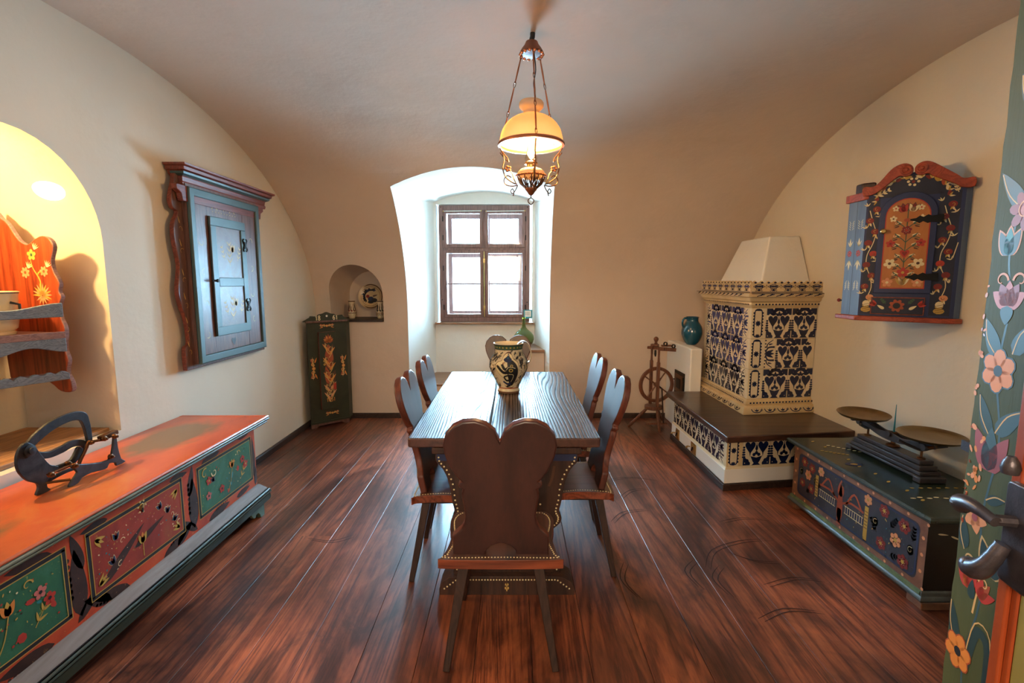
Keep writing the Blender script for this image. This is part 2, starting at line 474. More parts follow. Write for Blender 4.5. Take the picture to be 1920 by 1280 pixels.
def floor_wood():
    m = mat('floor_planks', (.2, .06, .03), .28, spec=.55, coat=.35)
    P(m).inputs['Coat Roughness'].default_value = .28
    at = N(m, 'ShaderNodeAttribute', attribute_name='plank')
    v0 = coords(m, (1, .06, 1))
    cx = N(m, 'ShaderNodeCombineXYZ'); k = N(m, 'ShaderNodeMath', operation='MULTIPLY'); k.inputs[1].default_value = 31.0
    L(m, at.outputs['Fac'], k.inputs[0]); L(m, k.outputs[0], cx.inputs[2])
    ad = N(m, 'ShaderNodeVectorMath', operation='ADD'); L(m, v0, ad.inputs[0]); L(m, cx.outputs[0], ad.inputs[1])
    v = ad.outputs[0]
    big = noise(m, v, 3.8, 4, .55, 1.4)
    mul = N(m, 'ShaderNodeMath', operation='MULTIPLY'); mul.inputs[1].default_value = 11; L(m, big, mul.inputs[0])
    pp = N(m, 'ShaderNodeMath', operation='PINGPONG'); pp.inputs[1].default_value = .5; L(m, mul.outputs[0], pp.inputs[0])
    fine = noise(m, v, 120, 5, .75)
    s = N(m, 'ShaderNodeMath', operation='MULTIPLY_ADD'); s.inputs[1].default_value = .8; L(m, pp.outputs[0], s.inputs[0]); L(m, fine, s.inputs[2])
    g = ramp(m, s.outputs[0], [(.40, (.048, .014, .009)), (.60, (.135, .038, .020)), (.90, (.25, .082, .038))]).outputs[0]
    # wear: worn lighter patches and dark blotches
    vo = coords(m, (1, .45, 1)); wear = noise(m, vo, 1.6, 6, .65, 1.2); blot = noise(m, coords(m, (1, .5, 1), (5, 3, 0)), 3.4, 6, .7, 1.5)
    wr = ramp(m, wear, [(.42, (.55, .50, .52)), (.60, (1.75, 1.55, 1.35))]).outputs[0]
    g = mix(m, 1.0, g, wr, 'MULTIPLY')
    g = mix(m, ramp(m, blot, [(.54, (0, 0, 0)), (.70, (.75, .75, .75))]).outputs[0], g, (.030, .010, .007))
    tone = N(m, 'ShaderNodeHueSaturation'); mr = N(m, 'ShaderNodeMapRange'); mr.inputs[3].default_value = .75; mr.inputs[4].default_value = 1.3
    L(m, at.outputs['Fac'], mr.inputs[0]); L(m, mr.outputs[0], tone.inputs['Value']); L(m, g, tone.inputs['Color'])
    setc(m, tone.outputs[0])
    L(m, ramp(m, wear, [(.35, (.36, .36, .36)), (.65, (.55, .55, .55))]).outputs[0], P(m).inputs['Roughness'])
    b1 = bump(m, s.outputs[0], .25, .0012)
    L(m, bump(m, noise(m, coords(m), 7, 3, .5), .35, .004, b1), P(m).inputs['Normal'])
    return m
FLOORW = floor_wood()

def worn(name, cols, rough=.45, scale=3.0, seed=0, speck=None, bmp=.3, spec=.5, stretch=(1, 1, 1), coat=0.0):
    """paint with brushed, worn patches: cols = list of (position, colour)"""
    m = mat(name, cols[0][1], rough, spec=spec, coat=coat)
    v = coords(m, stretch, (seed, seed * .7, seed * .3))
    n = noise(m, v, scale, 8, .65, .9)
    c = ramp(m, n, cols).outputs[0]
    if speck:
        sp = noise(m, coords(m, (1, 1, 1), (seed + 9, 2, 1)), 55, 3, .7)
        c = mix(m, ramp(m, sp, [(.66, (0, 0, 0)), (.72, (1, 1, 1))]).outputs[0], c, speck)
    setc(m, c)
    L(m, bump(m, noise(m, v, 30, 5, .7), bmp, .002), P(m).inputs['Normal'])
    return m
CH_RED = worn('chest_red_paint', [(.3, (.34, .035, .014)), (.5, (.55, .072, .022)), (.72, (.62, .13, .04))], .42, 2.2, 1, (.55, .30, .10))
CH_TOP = worn('chest_lid_paint', [(.30, (.17, .07, .03)), (.43, (.50, .085, .024)), (.58, (.60, .12, .03)), (.74, (.66, .28, .08))], .36, 2.6, 4, None, .3, .5, (1, .35, 1), coat=.3)
def lid_fields(m):
    base = P(m).inputs['Base Color'].links[0].from_socket
    for cy in (.57, -.68):
        v = coords(m, (1 / .21, 1 / .38, 0), (.03 / .21, -cy / .38, 0)); ad = N(m, 'ShaderNodeVectorMath', operation='ADD'); nz = N(m, 'ShaderNodeTexNoise'); nz.inputs['Scale'].default_value = 2.2; nz.inputs['Detail'].default_value = 6
        L(m, v, nz.inputs['Vector']); L(m, v, ad.inputs[0]); s_ = N(m, 'ShaderNodeVectorMath', operation='MULTIPLY_ADD'); s_.inputs[1].default_value = (.9, .9, 0); s_.inputs[2].default_value = (-.45, -.45, 0)
        L(m, nz.outputs['Color'], s_.inputs[0]); L(m, s_.outputs[0], ad.inputs[1]); g = N(m, 'ShaderNodeTexGradient', gradient_type='SPHERICAL'); L(m, ad.outputs[0], g.inputs[0])
        base = mix(m, ramp(m, g.outputs[0], [(.08, (0, 0, 0)), (.42, (.85, .85, .85))]).outputs[0], base, (.13, .12, .055))
    setc(m, base)
lid_fields(CH_TOP)
CH_PALE = worn('chest_pale_slope', [(.3, (.11, .075, .055)), (.5, (.22, .16, .13)), (.75, (.34, .29, .26))], .6, 9, 5, None, .4, .3, (1, .12, 1))
CH_OLIVE = worn('chest_olive_fascia', [(.3, (.035, .045, .028)), (.6, (.075, .085, .05)), (.8, (.16, .15, .09))], .4, 7, 5, None, .4, .6, (1, .15, 1))
CH_GREEN = worn('chest_green_paint', [(.3, (.012, .085, .055)), (.55, (.030, .15, .075)), (.75, (.05, .22, .16))], .45, 4, 2, (.35, .40, .08))
CH_PANEL = worn('chest_dark_red_panel', [(.3, (.20, .022, .018)), (.55, (.36, .045, .025)), (.8, (.30, .10, .035))], .45, 4, 6, (.42, .22, .04))
CH_MOULD = worn('chest_moulding_paint', [(.3, (.05, .065, .045)), (.5, (.14, .17, .13)), (.7, (.30, .33, .28))], .34, 8, 5, None, .4, .6, (1, .15, 1))
CH_FOOT = worn('chest_foot_paint', [(.3, (.05, .10, .06)), (.7, (.12, .19, .13))], .5, 6, 5)
BLKBR = worn('dark_brown_brushwork', [(.3, (.020, .009, .007)), (.6, (.050, .020, .014))], .45, 9, 3, (.28, .15, .05))
def flat(n, c, r=.5): return mat(n, c, r)
YEL = flat('ochre_paint', (.52, .33, .06)); CREAM = flat('cream_paint', (.78, .66, .38)); REDP = flat('red_paint', (.45, .035, .02))
ORP = flat('orange_paint', (.68, .23, .04)); GRN = flat('leaf_green_paint', (.045, .10, .055)); TEAL = flat('teal_paint', (.02, .22, .24))
BLK = flat('black_paint', (.012, .012, .014)); WINE = flat('wine_red_paint', (.22, .018, .015)); BLUEK = flat('dark_blue_paint', (.016, .026, .085))
PINK = flat('pink_paint', (.55, .16, .14)); SALMON = flat('salmon_paint', (.70, .30, .14)); GOLDL = flat('gold_line_paint', (.62, .40, .12)); WHT = flat('white_paint', (.8, .78, .7))
RUSTP = flat('rust_paint', (.38, .075, .025)); BRNP = flat('brown_outline_paint', (.10, .04, .02))
BC_TOP = worn('black_green_lid_paint', [(.3, (.008, .014, .010)), (.6, (.018, .030, .020)), (.8, (.04, .06, .04))], .27, 3, 2, None, .25, .6)
BC_FRONT = worn('dark_chest_front_paint', [(.3, (.012, .014, .022)), (.6, (.035, .030, .045)), (.8, (.06, .04, .03))], .4, 5, 4, (.14, .05, .03))
BC_EDGE = worn('brown_chest_border', [(.3, (.13, .05, .025)), (.7, (.27, .12, .06))], .4, 8, 2)
BC_SIDE = worn('black_chest_side', [(.3, (.006, .006, .006)), (.7, (.016, .015, .013))], .35, 5, 2)
BC_GRN = worn('green_line_moulding', [(.3, (.05, .11, .06)), (.7, (.22, .26, .10))], .4, 14, 2)
NAVY = worn('navy_cabinet_paint', [(.3, (.012, .020, .075)), (.6, (.022, .035, .12)), (.85, (.06, .08, .14))], .42, 6, 2, None, .3, .5, (1, 1, .2))
NAVYD = worn('dark_navy_field', [(.3, (.010, .012, .030)), (.7, (.020, .024, .055))], .45, 6, 7)
BLUEW = worn('worn_blue_side_paint', [(.3, (.07, .11, .20)), (.6, (.14, .20, .30)), (.85, (.26, .30, .34))], .5, 5, 3, None, .4, .5, (1, 1, .12))
ORDOOR = worn('orange_door_panel', [(.3, (.42, .14, .025)), (.7, (.58, .22, .045))], .42, 5, 2, None, .2, .5, (1, 1, .2))
REDC = wood('red_cornice_paint', (.22, .032, .014), (.42, .075, .03), 'x', 2, .38, .1, .2, 5)
DGREEN = worn('dark_green_cupboard_paint', [(.3, (.020, .022, .010)), (.7, (.036, .038, .017))], .5, 4, 2)
CB_BROWN = wood('cupboard_brown_paint', (.075, .035, .028), (.18, .085, .065), 'z', 2, .36, .1, .3, 5)
CB_RED = wood('cupboard_red_paint', (.12, .025, .015), (.26, .06, .035), 'y', 2, .42, .1, .3, 5)
CB_TEAL = worn('cupboard_teal_paint', [(.3, (.03, .065, .065)), (.6, (.055, .11, .11)), (.8, (.11, .17, .17))], .48, 5, 3, None, .3, .6, (1, .2, .2))
CB_PANEL = worn('cupboard_panel_paint', [(.3, (.10, .055, .04)), (.55, (.16, .09, .065)), (.8, (.14, .15, .14))], .42, 7, 3, (.4, .3, .15), .4)
CREAMG = worn('cream_glaze', [(.3, (.70, .57, .36)), (.7, (.80, .68, .47))], .22, 4, 2, None, .25, .6)
CREAMD = worn('ochre_cream_glaze', [(.3, (.60, .42, .20)), (.7, (.74, .56, .31))], .2, 4, 3, None, .2, .6)
BLUEG = worn('dark_blue_glaze', [(.3, (.006, .009, .030)), (.6, (.010, .018, .065)), (.85, (.03, .05, .12))], .18, 9, 2, None, .2, .6)
BLUEG2 = worn('violet_blue_glaze', [(.3, (.012, .018, .10)), (.8, (.03, .045, .20))], .18, 9, 2, None, .2, .6)
GROUT = mat('joint', (.45, .34, .20), .8)
IRON = worn('dark_iron', [(.3, (.03, .035, .045)), (.7, (.075, .085, .10))], .45, 12, 2, None, .5); P(IRON).inputs['Metallic'].default_value = .7
BLKIRON = mat('black_iron', (.012, .011, .010), .45, .6)
CANOPY = mat('canopy_copper_paint', (.17, .055, .025), .5)
BRONZE = mat('bronze', (.16, .075, .035), .38, .9)
COPPER = mat('copper', (.42, .15, .07), .35, .8)
BRASS = mat('brass', (.55, .36, .13), .3, 1.0)
PANM = worn('tarnished_brass_pan', [(.3, (.20, .13, .06)), (.7, (.36, .25, .12))], .33, 4, 2, None, .2); P(PANM).inputs['Metallic'].default_value = .95
GUN = worn('grey_painted_iron', [(.3, (.035, .030, .034)), (.7, (.07, .06, .065))], .38, 8, 2, None, .3, .6); P(GUN).inputs['Metallic'].default_value = .4
TEALG = mat('turquoise_glaze', (.006, .085, .145), .12, spec=.7, coat=.5)
RAW = mat('brown_clay', (.16, .07, .035), .5)
CABLE = mat('black_cable', (.01, .01, .01), .5)
def shade_glass():
    m = bpy.data.materials.new('opal_glass'); m.use_nodes = True; nt = m.node_tree
    nt.nodes.clear(); out = N(m, 'ShaderNodeOutputMaterial'); d = N(m, 'ShaderNodeBsdfDiffuse'); t = N(m, 'ShaderNodeBsdfTranslucent'); g = N(m, 'ShaderNodeBsdfGlossy')
    d.inputs[0].default_value = (.86, .78, .64, 1); t.inputs[0].default_value = (.95, .72, .42, 1); g.inputs['Roughness'].default_value = .1
    a = N(m, 'ShaderNodeMixShader'); a.inputs[0].default_value = .58; b = N(m, 'ShaderNodeMixShader'); b.inputs[0].default_value = .05
    L(m, d.outputs[0], a.inputs[1]); L(m, t.outputs[0], a.inputs[2]); L(m, a.outputs[0], b.inputs[1]); L(m, g.outputs[0], b.inputs[2]); L(m, b.outputs[0], out.inputs[0])
    return m
OPAL = shade_glass()
def clear_glass(name, tint=(1, 1, 1), refl=.08):
    m = bpy.data.materials.new(name); m.use_nodes = True; nt = m.node_tree; nt.nodes.clear()
    out = N(m, 'ShaderNodeOutputMaterial'); t = N(m, 'ShaderNodeBsdfTransparent'); g = N(m, 'ShaderNodeBsdfGlossy'); g.inputs['Roughness'].default_value = .03
    t.inputs[0].default_value = (*tint, 1)
    fz = N(m, 'ShaderNodeLayerWeight'); fz.inputs[0].default_value = .25
    k = N(m, 'ShaderNodeMath', operation='MULTIPLY_ADD'); k.inputs[1].default_value = .6; k.inputs[2].default_value = refl * .3
    L(m, fz.outputs['Fresnel'], k.inputs[0]); a = N(m, 'ShaderNodeMixShader')
    L(m, k.outputs[0], a.inputs[0]); L(m, t.outputs[0], a.inputs[1]); L(m, g.outputs[0], a.inputs[2]); L(m, a.outputs[0], out.inputs[0])
    return m
PANE = clear_glass('window_glass', (.97, .99, 1.0)); CHIMG = clear_glass('lamp_glass', (1, .96, .86))
def bottle_glass():
    m = mat('green_bottle_glass', (.40, .43, .10), .05); p = P(m)
    p.inputs['Transmission Weight'].default_value = .9; p.inputs['IOR'].default_value = 1.3
    return m
GBOT = bottle_glass()
BULB = bpy.data.materials.new('lit_bulb'); BULB.use_nodes = True
BULB.node_tree.nodes['Principled BSDF'].inputs['Emission Color'].default_value = (1, .72, .35, 1)
BULB.node_tree.nodes['Principled BSDF'].inputs['Emission Strength'].default_value = 14
DOMEGLOW = bpy.data.materials.new('niche_dome_glow'); DOMEGLOW.use_nodes = True  # glow of the dome added at the niche wall's bright spot
DOMEGLOW.node_tree.nodes['Principled BSDF'].inputs['Emission Color'].default_value = (1, .85, .5, 1)
DOMEGLOW.node_tree.nodes['Principled BSDF'].inputs['Emission Strength'].default_value = 5
# ------------------------------------------------------------------ the room shell: solid masonry with the vaulted room and its niches cut out
XL, XR, YB, YF = -2.11, 2.40, 5.33, -0.10
def vault_z(y):
    a = 2.68 if y > 2.65 else 3.9
    return 1.15 + 1.6 * math.sqrt(max(0, 1 - ((y - 2.65) / a) ** 2))
prof = [(YF, -.03), (YB, -.03), (YB, 1.15)]
for i in range(1, 29): 
    a = (PI / 2) * i / 28
    prof.append((2.65 + 2.68 * cos(a), 1.15 + 1.6 * sin(a)))
for i in range(1, 10):
    y = 2.65 + (YF - 2.65) * i / 9; prof.append((y, vault_z(y)))
def solid(b):
    me = bpy.data.meshes.new('cut'); me.from_pydata([tuple(q) for q in b.v], [], b.f); me.update()
    bm = bmesh.new(); bm.from_mesh(me); bmesh.ops.remove_doubles(bm, verts=bm.verts, dist=1e-6)
    bmesh.ops.recalc_face_normals(bm, faces=bm.faces); bm.to_mesh(me); bm.free()
    o = bpy.data.objects.new('cut', me); COL.objects.link(o); return o
def loft(secs, m=None):
    """closed rings of equal length joined into a solid"""
    b = B(); n = len(secs[0]); vs = [q for s in secs for q in s]; fs = [tuple(range(n))[::-1], tuple((len(secs) - 1) * n + i for i in range(n))]
    for j in range(len(secs) - 1):
        for i in range(n): fs.append((j * n + i, j * n + (i + 1) % n, (j + 1) * n + (i + 1) % n, (j + 1) * n + i))
    b.add(vs, fs, PL_WALL); return b
outer = B().bb(-3.2, 3.2, -.6, 6.35, -.4, 3.3, PL_WALL)
room = B(); YZ = Frame((0, 0, 0), (0, 1, 0), (0, 0, 1))
room.prism(prof, YZ, XL, XR, PL_WALL)
def niche_sec(y, x0, x1, zb, spring, crown, k=18):
    c, h = (x0 + x1) / 2, (x1 - x0) / 2; pts = [(x0, y, zb), (x1, y, zb)]
    for i in range(k + 1):
        x = x1 + (x0 - x1) * i / k; pts.append((x, y, spring + (crown - spring) * (1 - ((x - c) / h) ** 2)))
    return pts
wn_ = loft([niche_sec(3.9, -1.03, .35, .355, 2.29, 2.42), niche_sec(5.33, -1.12, .405, .355, 2.36, 2.48), niche_sec(6.05, -.935, .275, .355, 2.42, 2.54)])
wo_ = B().bb(-.905, .245, 5.9, 6.6, 1.0, 2.40, PL_WALL)
lsec = lambda x: [(x, 1.70, .70), (x, 2.60, .70)] + [(x, 2.15 + .45 * cos(PI * i / 20), 1.69 + .46 * sin(PI * i / 20)) for i in range(21)]
ln_ = loft([lsec(-2.0), lsec(-2.61)])
def ssec(y, x0, x1, zs, zt):
    c, h = (x0 + x1) / 2, (x1 - x0) / 2
    return [(x0, y, 1.06), (x1, y, 1.06)] + [(c + h * cos(PI * i / 20), y, zs + (zt - zs) * sin(PI * i / 20)) for i in range(21)]
sn_ = loft([ssec(4.9, -1.945, -1.38, 1.38, 1.665), ssec(5.33, -1.945, -1.38, 1.38, 1.665), ssec(5.75, -1.875, -1.33, 1.34, 1.61)])
dr_ = B().bb(-.62, .735, -.8, 0.0, -.03, 2.12, PL_WALL)
base = solid(outer)
cuts = [solid(q) for q in (room, wn_, wo_, ln_, sn_, dr_)]
for c in cuts:
    md = base.modifiers.new('b', 'BOOLEAN'); md.operation = 'DIFFERENCE'; md.solver = 'EXACT'; md.object = c
dg = bpy.context.evaluated_depsgraph_get(); dg.update()
shell = bpy.data.meshes.new_from_object(base.evaluated_get(dg))
def split_shell():
    G = {}
    for p in shell.polygons:
        c = p.center; vs = [shell.vertices[i].co for i in p.vertices]
        if max(abs(c.x) - 3.19, c.y - 6.34, -.59 - c.y, c.z - 3.29, -.39 - c.z) > 0: continue
        if c.z < -.025 and c.y > YF: continue
        if c.x < XL + .002: k = 'wall_left'
        elif c.x > XR - .002: k = 'wall_right'
        elif c.y < YF + .002: k = 'wall_front'
        elif abs(p.normal.x) < .02 and c.y < 5.3 and c.z > 1.9 and abs(c.z - vault_z(c.y)) < .02 : k = 'ceiling'
        else: k = 'wall_back'
        G.setdefault(k, []).append(vs)
    for k, fl in G.items():
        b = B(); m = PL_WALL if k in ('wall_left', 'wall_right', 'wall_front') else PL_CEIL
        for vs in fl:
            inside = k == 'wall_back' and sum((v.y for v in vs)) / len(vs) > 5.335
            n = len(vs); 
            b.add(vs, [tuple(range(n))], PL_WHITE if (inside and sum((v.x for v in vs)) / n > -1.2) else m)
        b.build(k, kind='structure', ang=28)
split_shell()
for o in [base] + cuts: bpy.data.objects.remove(o)

# floor boards running towards the window
fb = B(); xs = [XL]; x = -1.977
while x < XR: xs.append(x); x += .2285
xs.append(XR); cols = []
rf = random.Random(3)
for i in range(len(xs) - 1):
    y = YF - .5
    cuts_ = [y] + sorted([rf.uniform(.8, 5)]) + [YB + .01] if i % 3 == 1 else [y, YB + .01]
    for a, b_ in zip(cuts_[:-1], cuts_[1:]):
        g = .0010; tone = rf.random(); z = rf.uniform(-.0008, .0008)
        x0, x1 = xs[i] + g, xs[i + 1] - g
        v = [(x0, a, -.03), (x0, a, z - .0008), (x0 + .0014, a, z), (x1 - .0014, a, z), (x1, a, z - .0008), (x1, a, -.03)]
        v2 = [(p[0], b_ - .001, p[2]) for p in v]
        fb.add(v + v2, [(i2, i2 + 6, i2 + 7, i2 + 1) for i2 in range(5)] + [(0, 1, 2, 3, 4, 5), (11, 10, 9, 8, 7, 6)], FLOORW); cols += [tone] * 12
fb.add([(XL, YF - .5, -.028), (XR, YF - .5, -.028), (XR, YB, -.028), (XL, YB, -.028)], [(0, 1, 2, 3)], BLK); cols += [0] * 4
# dark curved scuffs left on the boards
sp = Paint(fb, Frame((0, 0, 0), (1, 0, 0), (0, 1, 0)), .0012); SC = mat('scuff', (.022, .008, .005), .6); n0 = len(fb.v)
for pts in ([(1.02, 2.45), (1.12, 2.62), (1.32, 2.72), (1.50, 2.74)], [(.92, 2.28), (.90, 2.42), (.98, 2.52)], [(1.04, 2.22), (1.02, 2.36), (1.10, 2.47)], [(.62, 2.95), (.72, 3.08), (.88, 3.12)], [(1.25, 2.30), (1.42, 2.36), (1.55, 2.34)], [(.60, 2.20), (.55, 2.35), (.60, 2.5)],
            [(1.2, 2.6), (1.3, 2.52), (1.42, 2.5)], [(1.3, 2.95), (1.45, 3.0), (1.6, 2.98)], [(-1.2, 2.75), (-1.05, 2.72), (-.95, 2.78)], [(.7, 3.6), (.9, 3.66), (1.1, 3.6)], [(.75, 3.3), (.85, 3.42), (1.0, 3.46)], [(1.1, 2.05), (1.25, 2.12), (1.4, 2.1)]):
    for off in (0, .02): sp.stroke([(a + off, c_ - off) for a, c_ in pts], .002, SC, 0, w1=.001, wm=.006)
cols += [.5] * (len(fb.v) - n0)
fo = fb.build('floor', kind='structure', fix=False, ang=10)
at = fo.data.attributes.new('plank', 'FLOAT', 'POINT'); at.data.foreach_set('value', cols)
B().bb(-1.25, 1.35, -2.4, YF - .5, -.05, -.001, FLOORW).build('trim_1', kind='structure')
vb = B(); V = [(-1.25, YF - .5, -.05), (1.35, YF - .5, -.05), (1.35, -2.4, -.05), (-1.25, -2.4, -.05)]; V += [(a, c_, 2.5) for a, c_, _ in V]
vb.add(V, [(0, 4, 7, 3), (1, 2, 6, 5), (2, 3, 7, 6), (4, 5, 6, 7)], PL_WALL)
for a0_, a1_, z0_, z1_ in ((-1.25, -.62, -.05, 2.5), (.735, 1.35, -.05, 2.5), (-.62, .735, 2.12, 2.5)): vb.add([(a0_, YF - .502, z0_), (a1_, YF - .502, z0_), (a1_, YF - .502, z1_), (a0_, YF - .502, z1_)], [(0, 1, 2, 3)], PL_WALL)
vb.build('wall_vestibule', kind='structure')

bbp = [(0, 0), (.018, 0), (.018, .045), (.010, .056), (0, .056)]
bl = B(); bl.sweep([(XL, YF + .01, 0), (XL, YB, 0)], bbp, TRIMW); bl.build('baseboard_left', kind='structure')
bk = B(); bk.sweep([(XL + .018, YB, 0), (XR, YB, 0)], bbp, TRIMW); bk.build('baseboard_back', kind='structure')
# boards laid in the niches
B().bb(-1.108, .395, 5.315, 6.045, .356, .378, SILLW).build('trim_2', kind='structure', bevel=.004)
B().bb(-1.94, -1.385, 5.305, 5.745, 1.061, 1.086, TRIMW).build('trim_3', kind='structure', bevel=.003)
nb = B(); nb.bb(-2.605, -2.16, 1.71, 2.20, .701, .722, NICHEW); nb.bb(-2.605, -2.16, 2.205, 2.585, .701, .720, NICHEW); nb.build('trim_4', kind='structure', bevel=.003)
# plastered block and its board in the right of the window niche
sb = B(); sb.prism([(-.12, 5.52), (.362, 5.52), (.275, 6.04), (-.12, 6.04)], XY, .379, .698, PL_CEIL); sb.build('trim_5', kind='structure')
sb = B(); sb.prism([(-.14, 5.495), (.366, 5.495), (.275, 6.04), (-.14, 6.04)], XY, .699, .733, SILLW); sb.build('trim_6', kind='structure', bevel=.004)

# ------------------------------------------------------------------ window: inner frame, four sashes, outer frame, glass, sill
wb = B(); x0, x1, z0, z1, yw = -.875, .212, 1.004, 2.388, 6.05; xm = -.335; zt = 1.878
def rails(b, x0, x1, z0, z1, wx, wz, y0, y1, m):
    b.bb(x0, x0 + wx, y0, y1, z0, z1, m); b.bb(x1 - wx, x1, y0, y1, z0, z1, m)
    b.bb(x0 + wx, x1 - wx, y0, y1, z0, z0 + wz, m); b.bb(x0 + wx, x1 - wx, y0, y1, z1 - wz, z1, m)
rails(wb, x0, x1, z0, z1, .052, .055, yw - .01, yw + .28, FRAMEW)
wb.bb(xm - .011, xm + .011, yw - .006, yw + .06, z0 + .05, z1 - .05, FRAMEW)
wb.bb(x0 + .05, x1 - .05, yw - .008, yw + .06, zt - .015, zt + .015, FRAMEW)
wb.bb(xm - .03, xm + .03, yw + .20, yw + .26, z0 + .05, z1 - .05, FRAMEW); wb.bb(x0 + .05, x1 - .05, yw + .20, yw + .26, zt - .03, zt + .03, FRAMEW)
win = wb.build('window_1', kind='structure', bevel=.003)
for a, b_ in ((x0 + .052, xm - .011), (xm + .011, x1 - .052)):
    for c, d in ((z0 + .055, zt - .015), (zt + .015, z1 - .055)):
        s = B(); rails(s, a, b_, c, d, .038, .042 if c > 1.5 else .038, yw - .016, yw + .03, FRAMEW)
        if c < 1.5: s.bb(a + .035, b_ - .035, yw, yw + .02, (c + d) / 2 - .006, (c + d) / 2 + .008, FRAMEW)
        so = s.build('sash', win, bevel=.003)
        B().bb(a + .034, b_ - .034, yw + .011, yw + .014, c + .034, d - .034, PANE).build('glass', so)
        lf = a < xm - .1; a, b_ = (a + .03, b_) if lf else (a, b_ - .03); s = B(); rails(s, a, b_, c + .005, d - .015, .05, .062, yw + .21, yw + .25, FRAMEW)
        if c < 1.5: s.bb(a + .045, b_ - .045, yw + .22, yw + .24, (c + d) / 2 - .008, (c + d) / 2 + .008, FRAMEW)
        so = s.build('outer_sash', win, bevel=.003)
        B().bb(a + .045, b_ - .045, yw + .229, yw + .232, c + .05, d - .06, PANE).build('glass', so); a, b_ = (a - .03, b_) if lf else (a, b_ + .03)
for a, b_ in ((x0 + .06, xm - .03), (xm + .03, x1 - .06)):
    r = B(); r.tube([(a, yw - .03, z1 - .072), (b_, yw - .03, z1 - .066)], .0045, WHT); r.ball((a, yw - .03, z1 - .072), .009, BRASS); r.ball((b_, yw - .03, z1 - .066), .009, BRASS)
    r.build('curtain_rod', win)
h = B(); h.tube([(xm, yw - .022, z0 + .06), (xm, yw - .022, zt - .03)], .006, BRASS)
for z in (z0 + .17, zt - .14): h.box((xm, yw - .02, z), (.022, .012, .05), BRASS); h.ball((xm, yw - .034, z), .012, BRASS)
h.build('espagnolette', win)
for z in (1.15, 1.62, 1.98, 2.2):
    for x in (x0 + .05, x1 - .05): B().lathe([(.007, 0), (.007, .06)], BLKIRON, (x, yw - .014, z), 8).build('hinge', win)
for x, z in ((x0 + .028, z1 - .02), (x1 - .028, z1 - .02), (x0 + .028, 1.27), (x1 - .028, 1.24)): B().dome((x, yw - .0105, z), (0, -1, 0), .008, BLKIRON).build('bolt', win)
B().bb(-.93, .268, 5.965, 6.06, .975, .999, SILLW).build('window_sill', win, bevel=.005)
# ------------------------------------------------------------------ dining table
CX = -.04
t = thing('dining_table', 'long wooden trestle dining table with a grained two-board top, in the middle of the room', 'table', (CX, 3.09, 0))
TT = .77
for a, b_ in ((-.49, -.112), (-.109, .415)):
    q = B(); pts = rrect(a, b_, 2.24, 3.95, .018, 3)
    q.prism(pts, XY, TT - .045, TT, TABLEW, CHAIR_Y); q.build('tabletop_board', t, bevel=.006)
YZp = lambda y: Frame((CX + .015, y, 0), (1, 0, 0), (0, 0, 1))
def half(pts): return pts + [(-a, b) for a, b in pts[::-1]]
tre = [(.0, .70), (.335, .70), (.335, .655), (.30, .61), (.272, .54), (.262, .46), (.250, .405), (.262, .375), (.255, .345), (.22, .31), (.205, .26), (.215, .2), (.235, .16), (.255, .12), (.26, .09), (0, .09)]
def trestle(y, s):
    q = B(); o = spline([(a, b, 0) for a, b in tre[1:15]], 3); pts = [(v.x, v.y) for v in o]; pts = half(pts)
    fr = YZp(y); q.prism(pts, fr, -.022, .022, TRESTLE)
    ff = Frame((CX + .015, y - .022 * s, 0), (s, 0, 0), (0, 0, 1)); p = Paint(q, ff)
    p.rect(-.33, .33, .655, .70, BLUEK, 0)
    for sg in (1, -1):
        for v in o[::1]:
            if .1 < v.y < .68: q.dome(ff(sg * (v.x - .016), v.y, 0), ff.N, .0055, CREAM, 5)
        for k in range(5): q.dome(ff(sg * (.10 + .015 * k), .56 - .03 * k, 0), ff.N, .006, CREAM, 5); 
        p.stroke([(sg * .225, .63), (sg * .215, .57), (sg * .20, .53)], .012, BRNP, 0)
        p.leafspray(sg * .08, .18, PI / 2, .2, GOLDL, 4)
    p.heart(0, .40, .07, WINE, 0); p.curl(0, .5, .06, 0, 1.2, .01, GOLDL, 1)
    q.build('trestle_end', t, bevel=.004)
    f = B(); ft = rrect(-.325, .325, 0, .092, .001, 1)
    ft = [(-.325, 0), (.325, 0), (.325, .03), (.31, .065), (.275, .088), (.24, .094), (-.24, .094), (-.275, .088), (-.31, .065), (-.325, .03)]
    f.prism(ft, fr, -.06, .06, TRESTLE); fq = Frame((CX + .015, y - .06 * s, 0), (s, 0, 0), (0, 0, 1))
    for k in range(44):
        u = -.3 + .6 * k / 43; vv = .078 if abs(u) < .24 else .078 - (abs(u) - .24) * .75
        f.dome(fq(u, vv, 0), fq.N, .0052, CREAM, 5)
    Paint(f, fq).leafspray(0, .02, PI / 2, .04, GOLDL, 2)
    f.build('foot_beam', t, bevel=.004)
    B().box((CX + .015, y, .71), (.70, .09, .03), TRESTLE).build('cross_batten', t, bevel=.004)
trestle(2.28, 1); trestle(3.80, -1)
q = B(); q.box((CX + .015, 3.04, .33), (.045, 1.47, .12), TRESTLE); q.build('stretcher', t, bevel=.004)

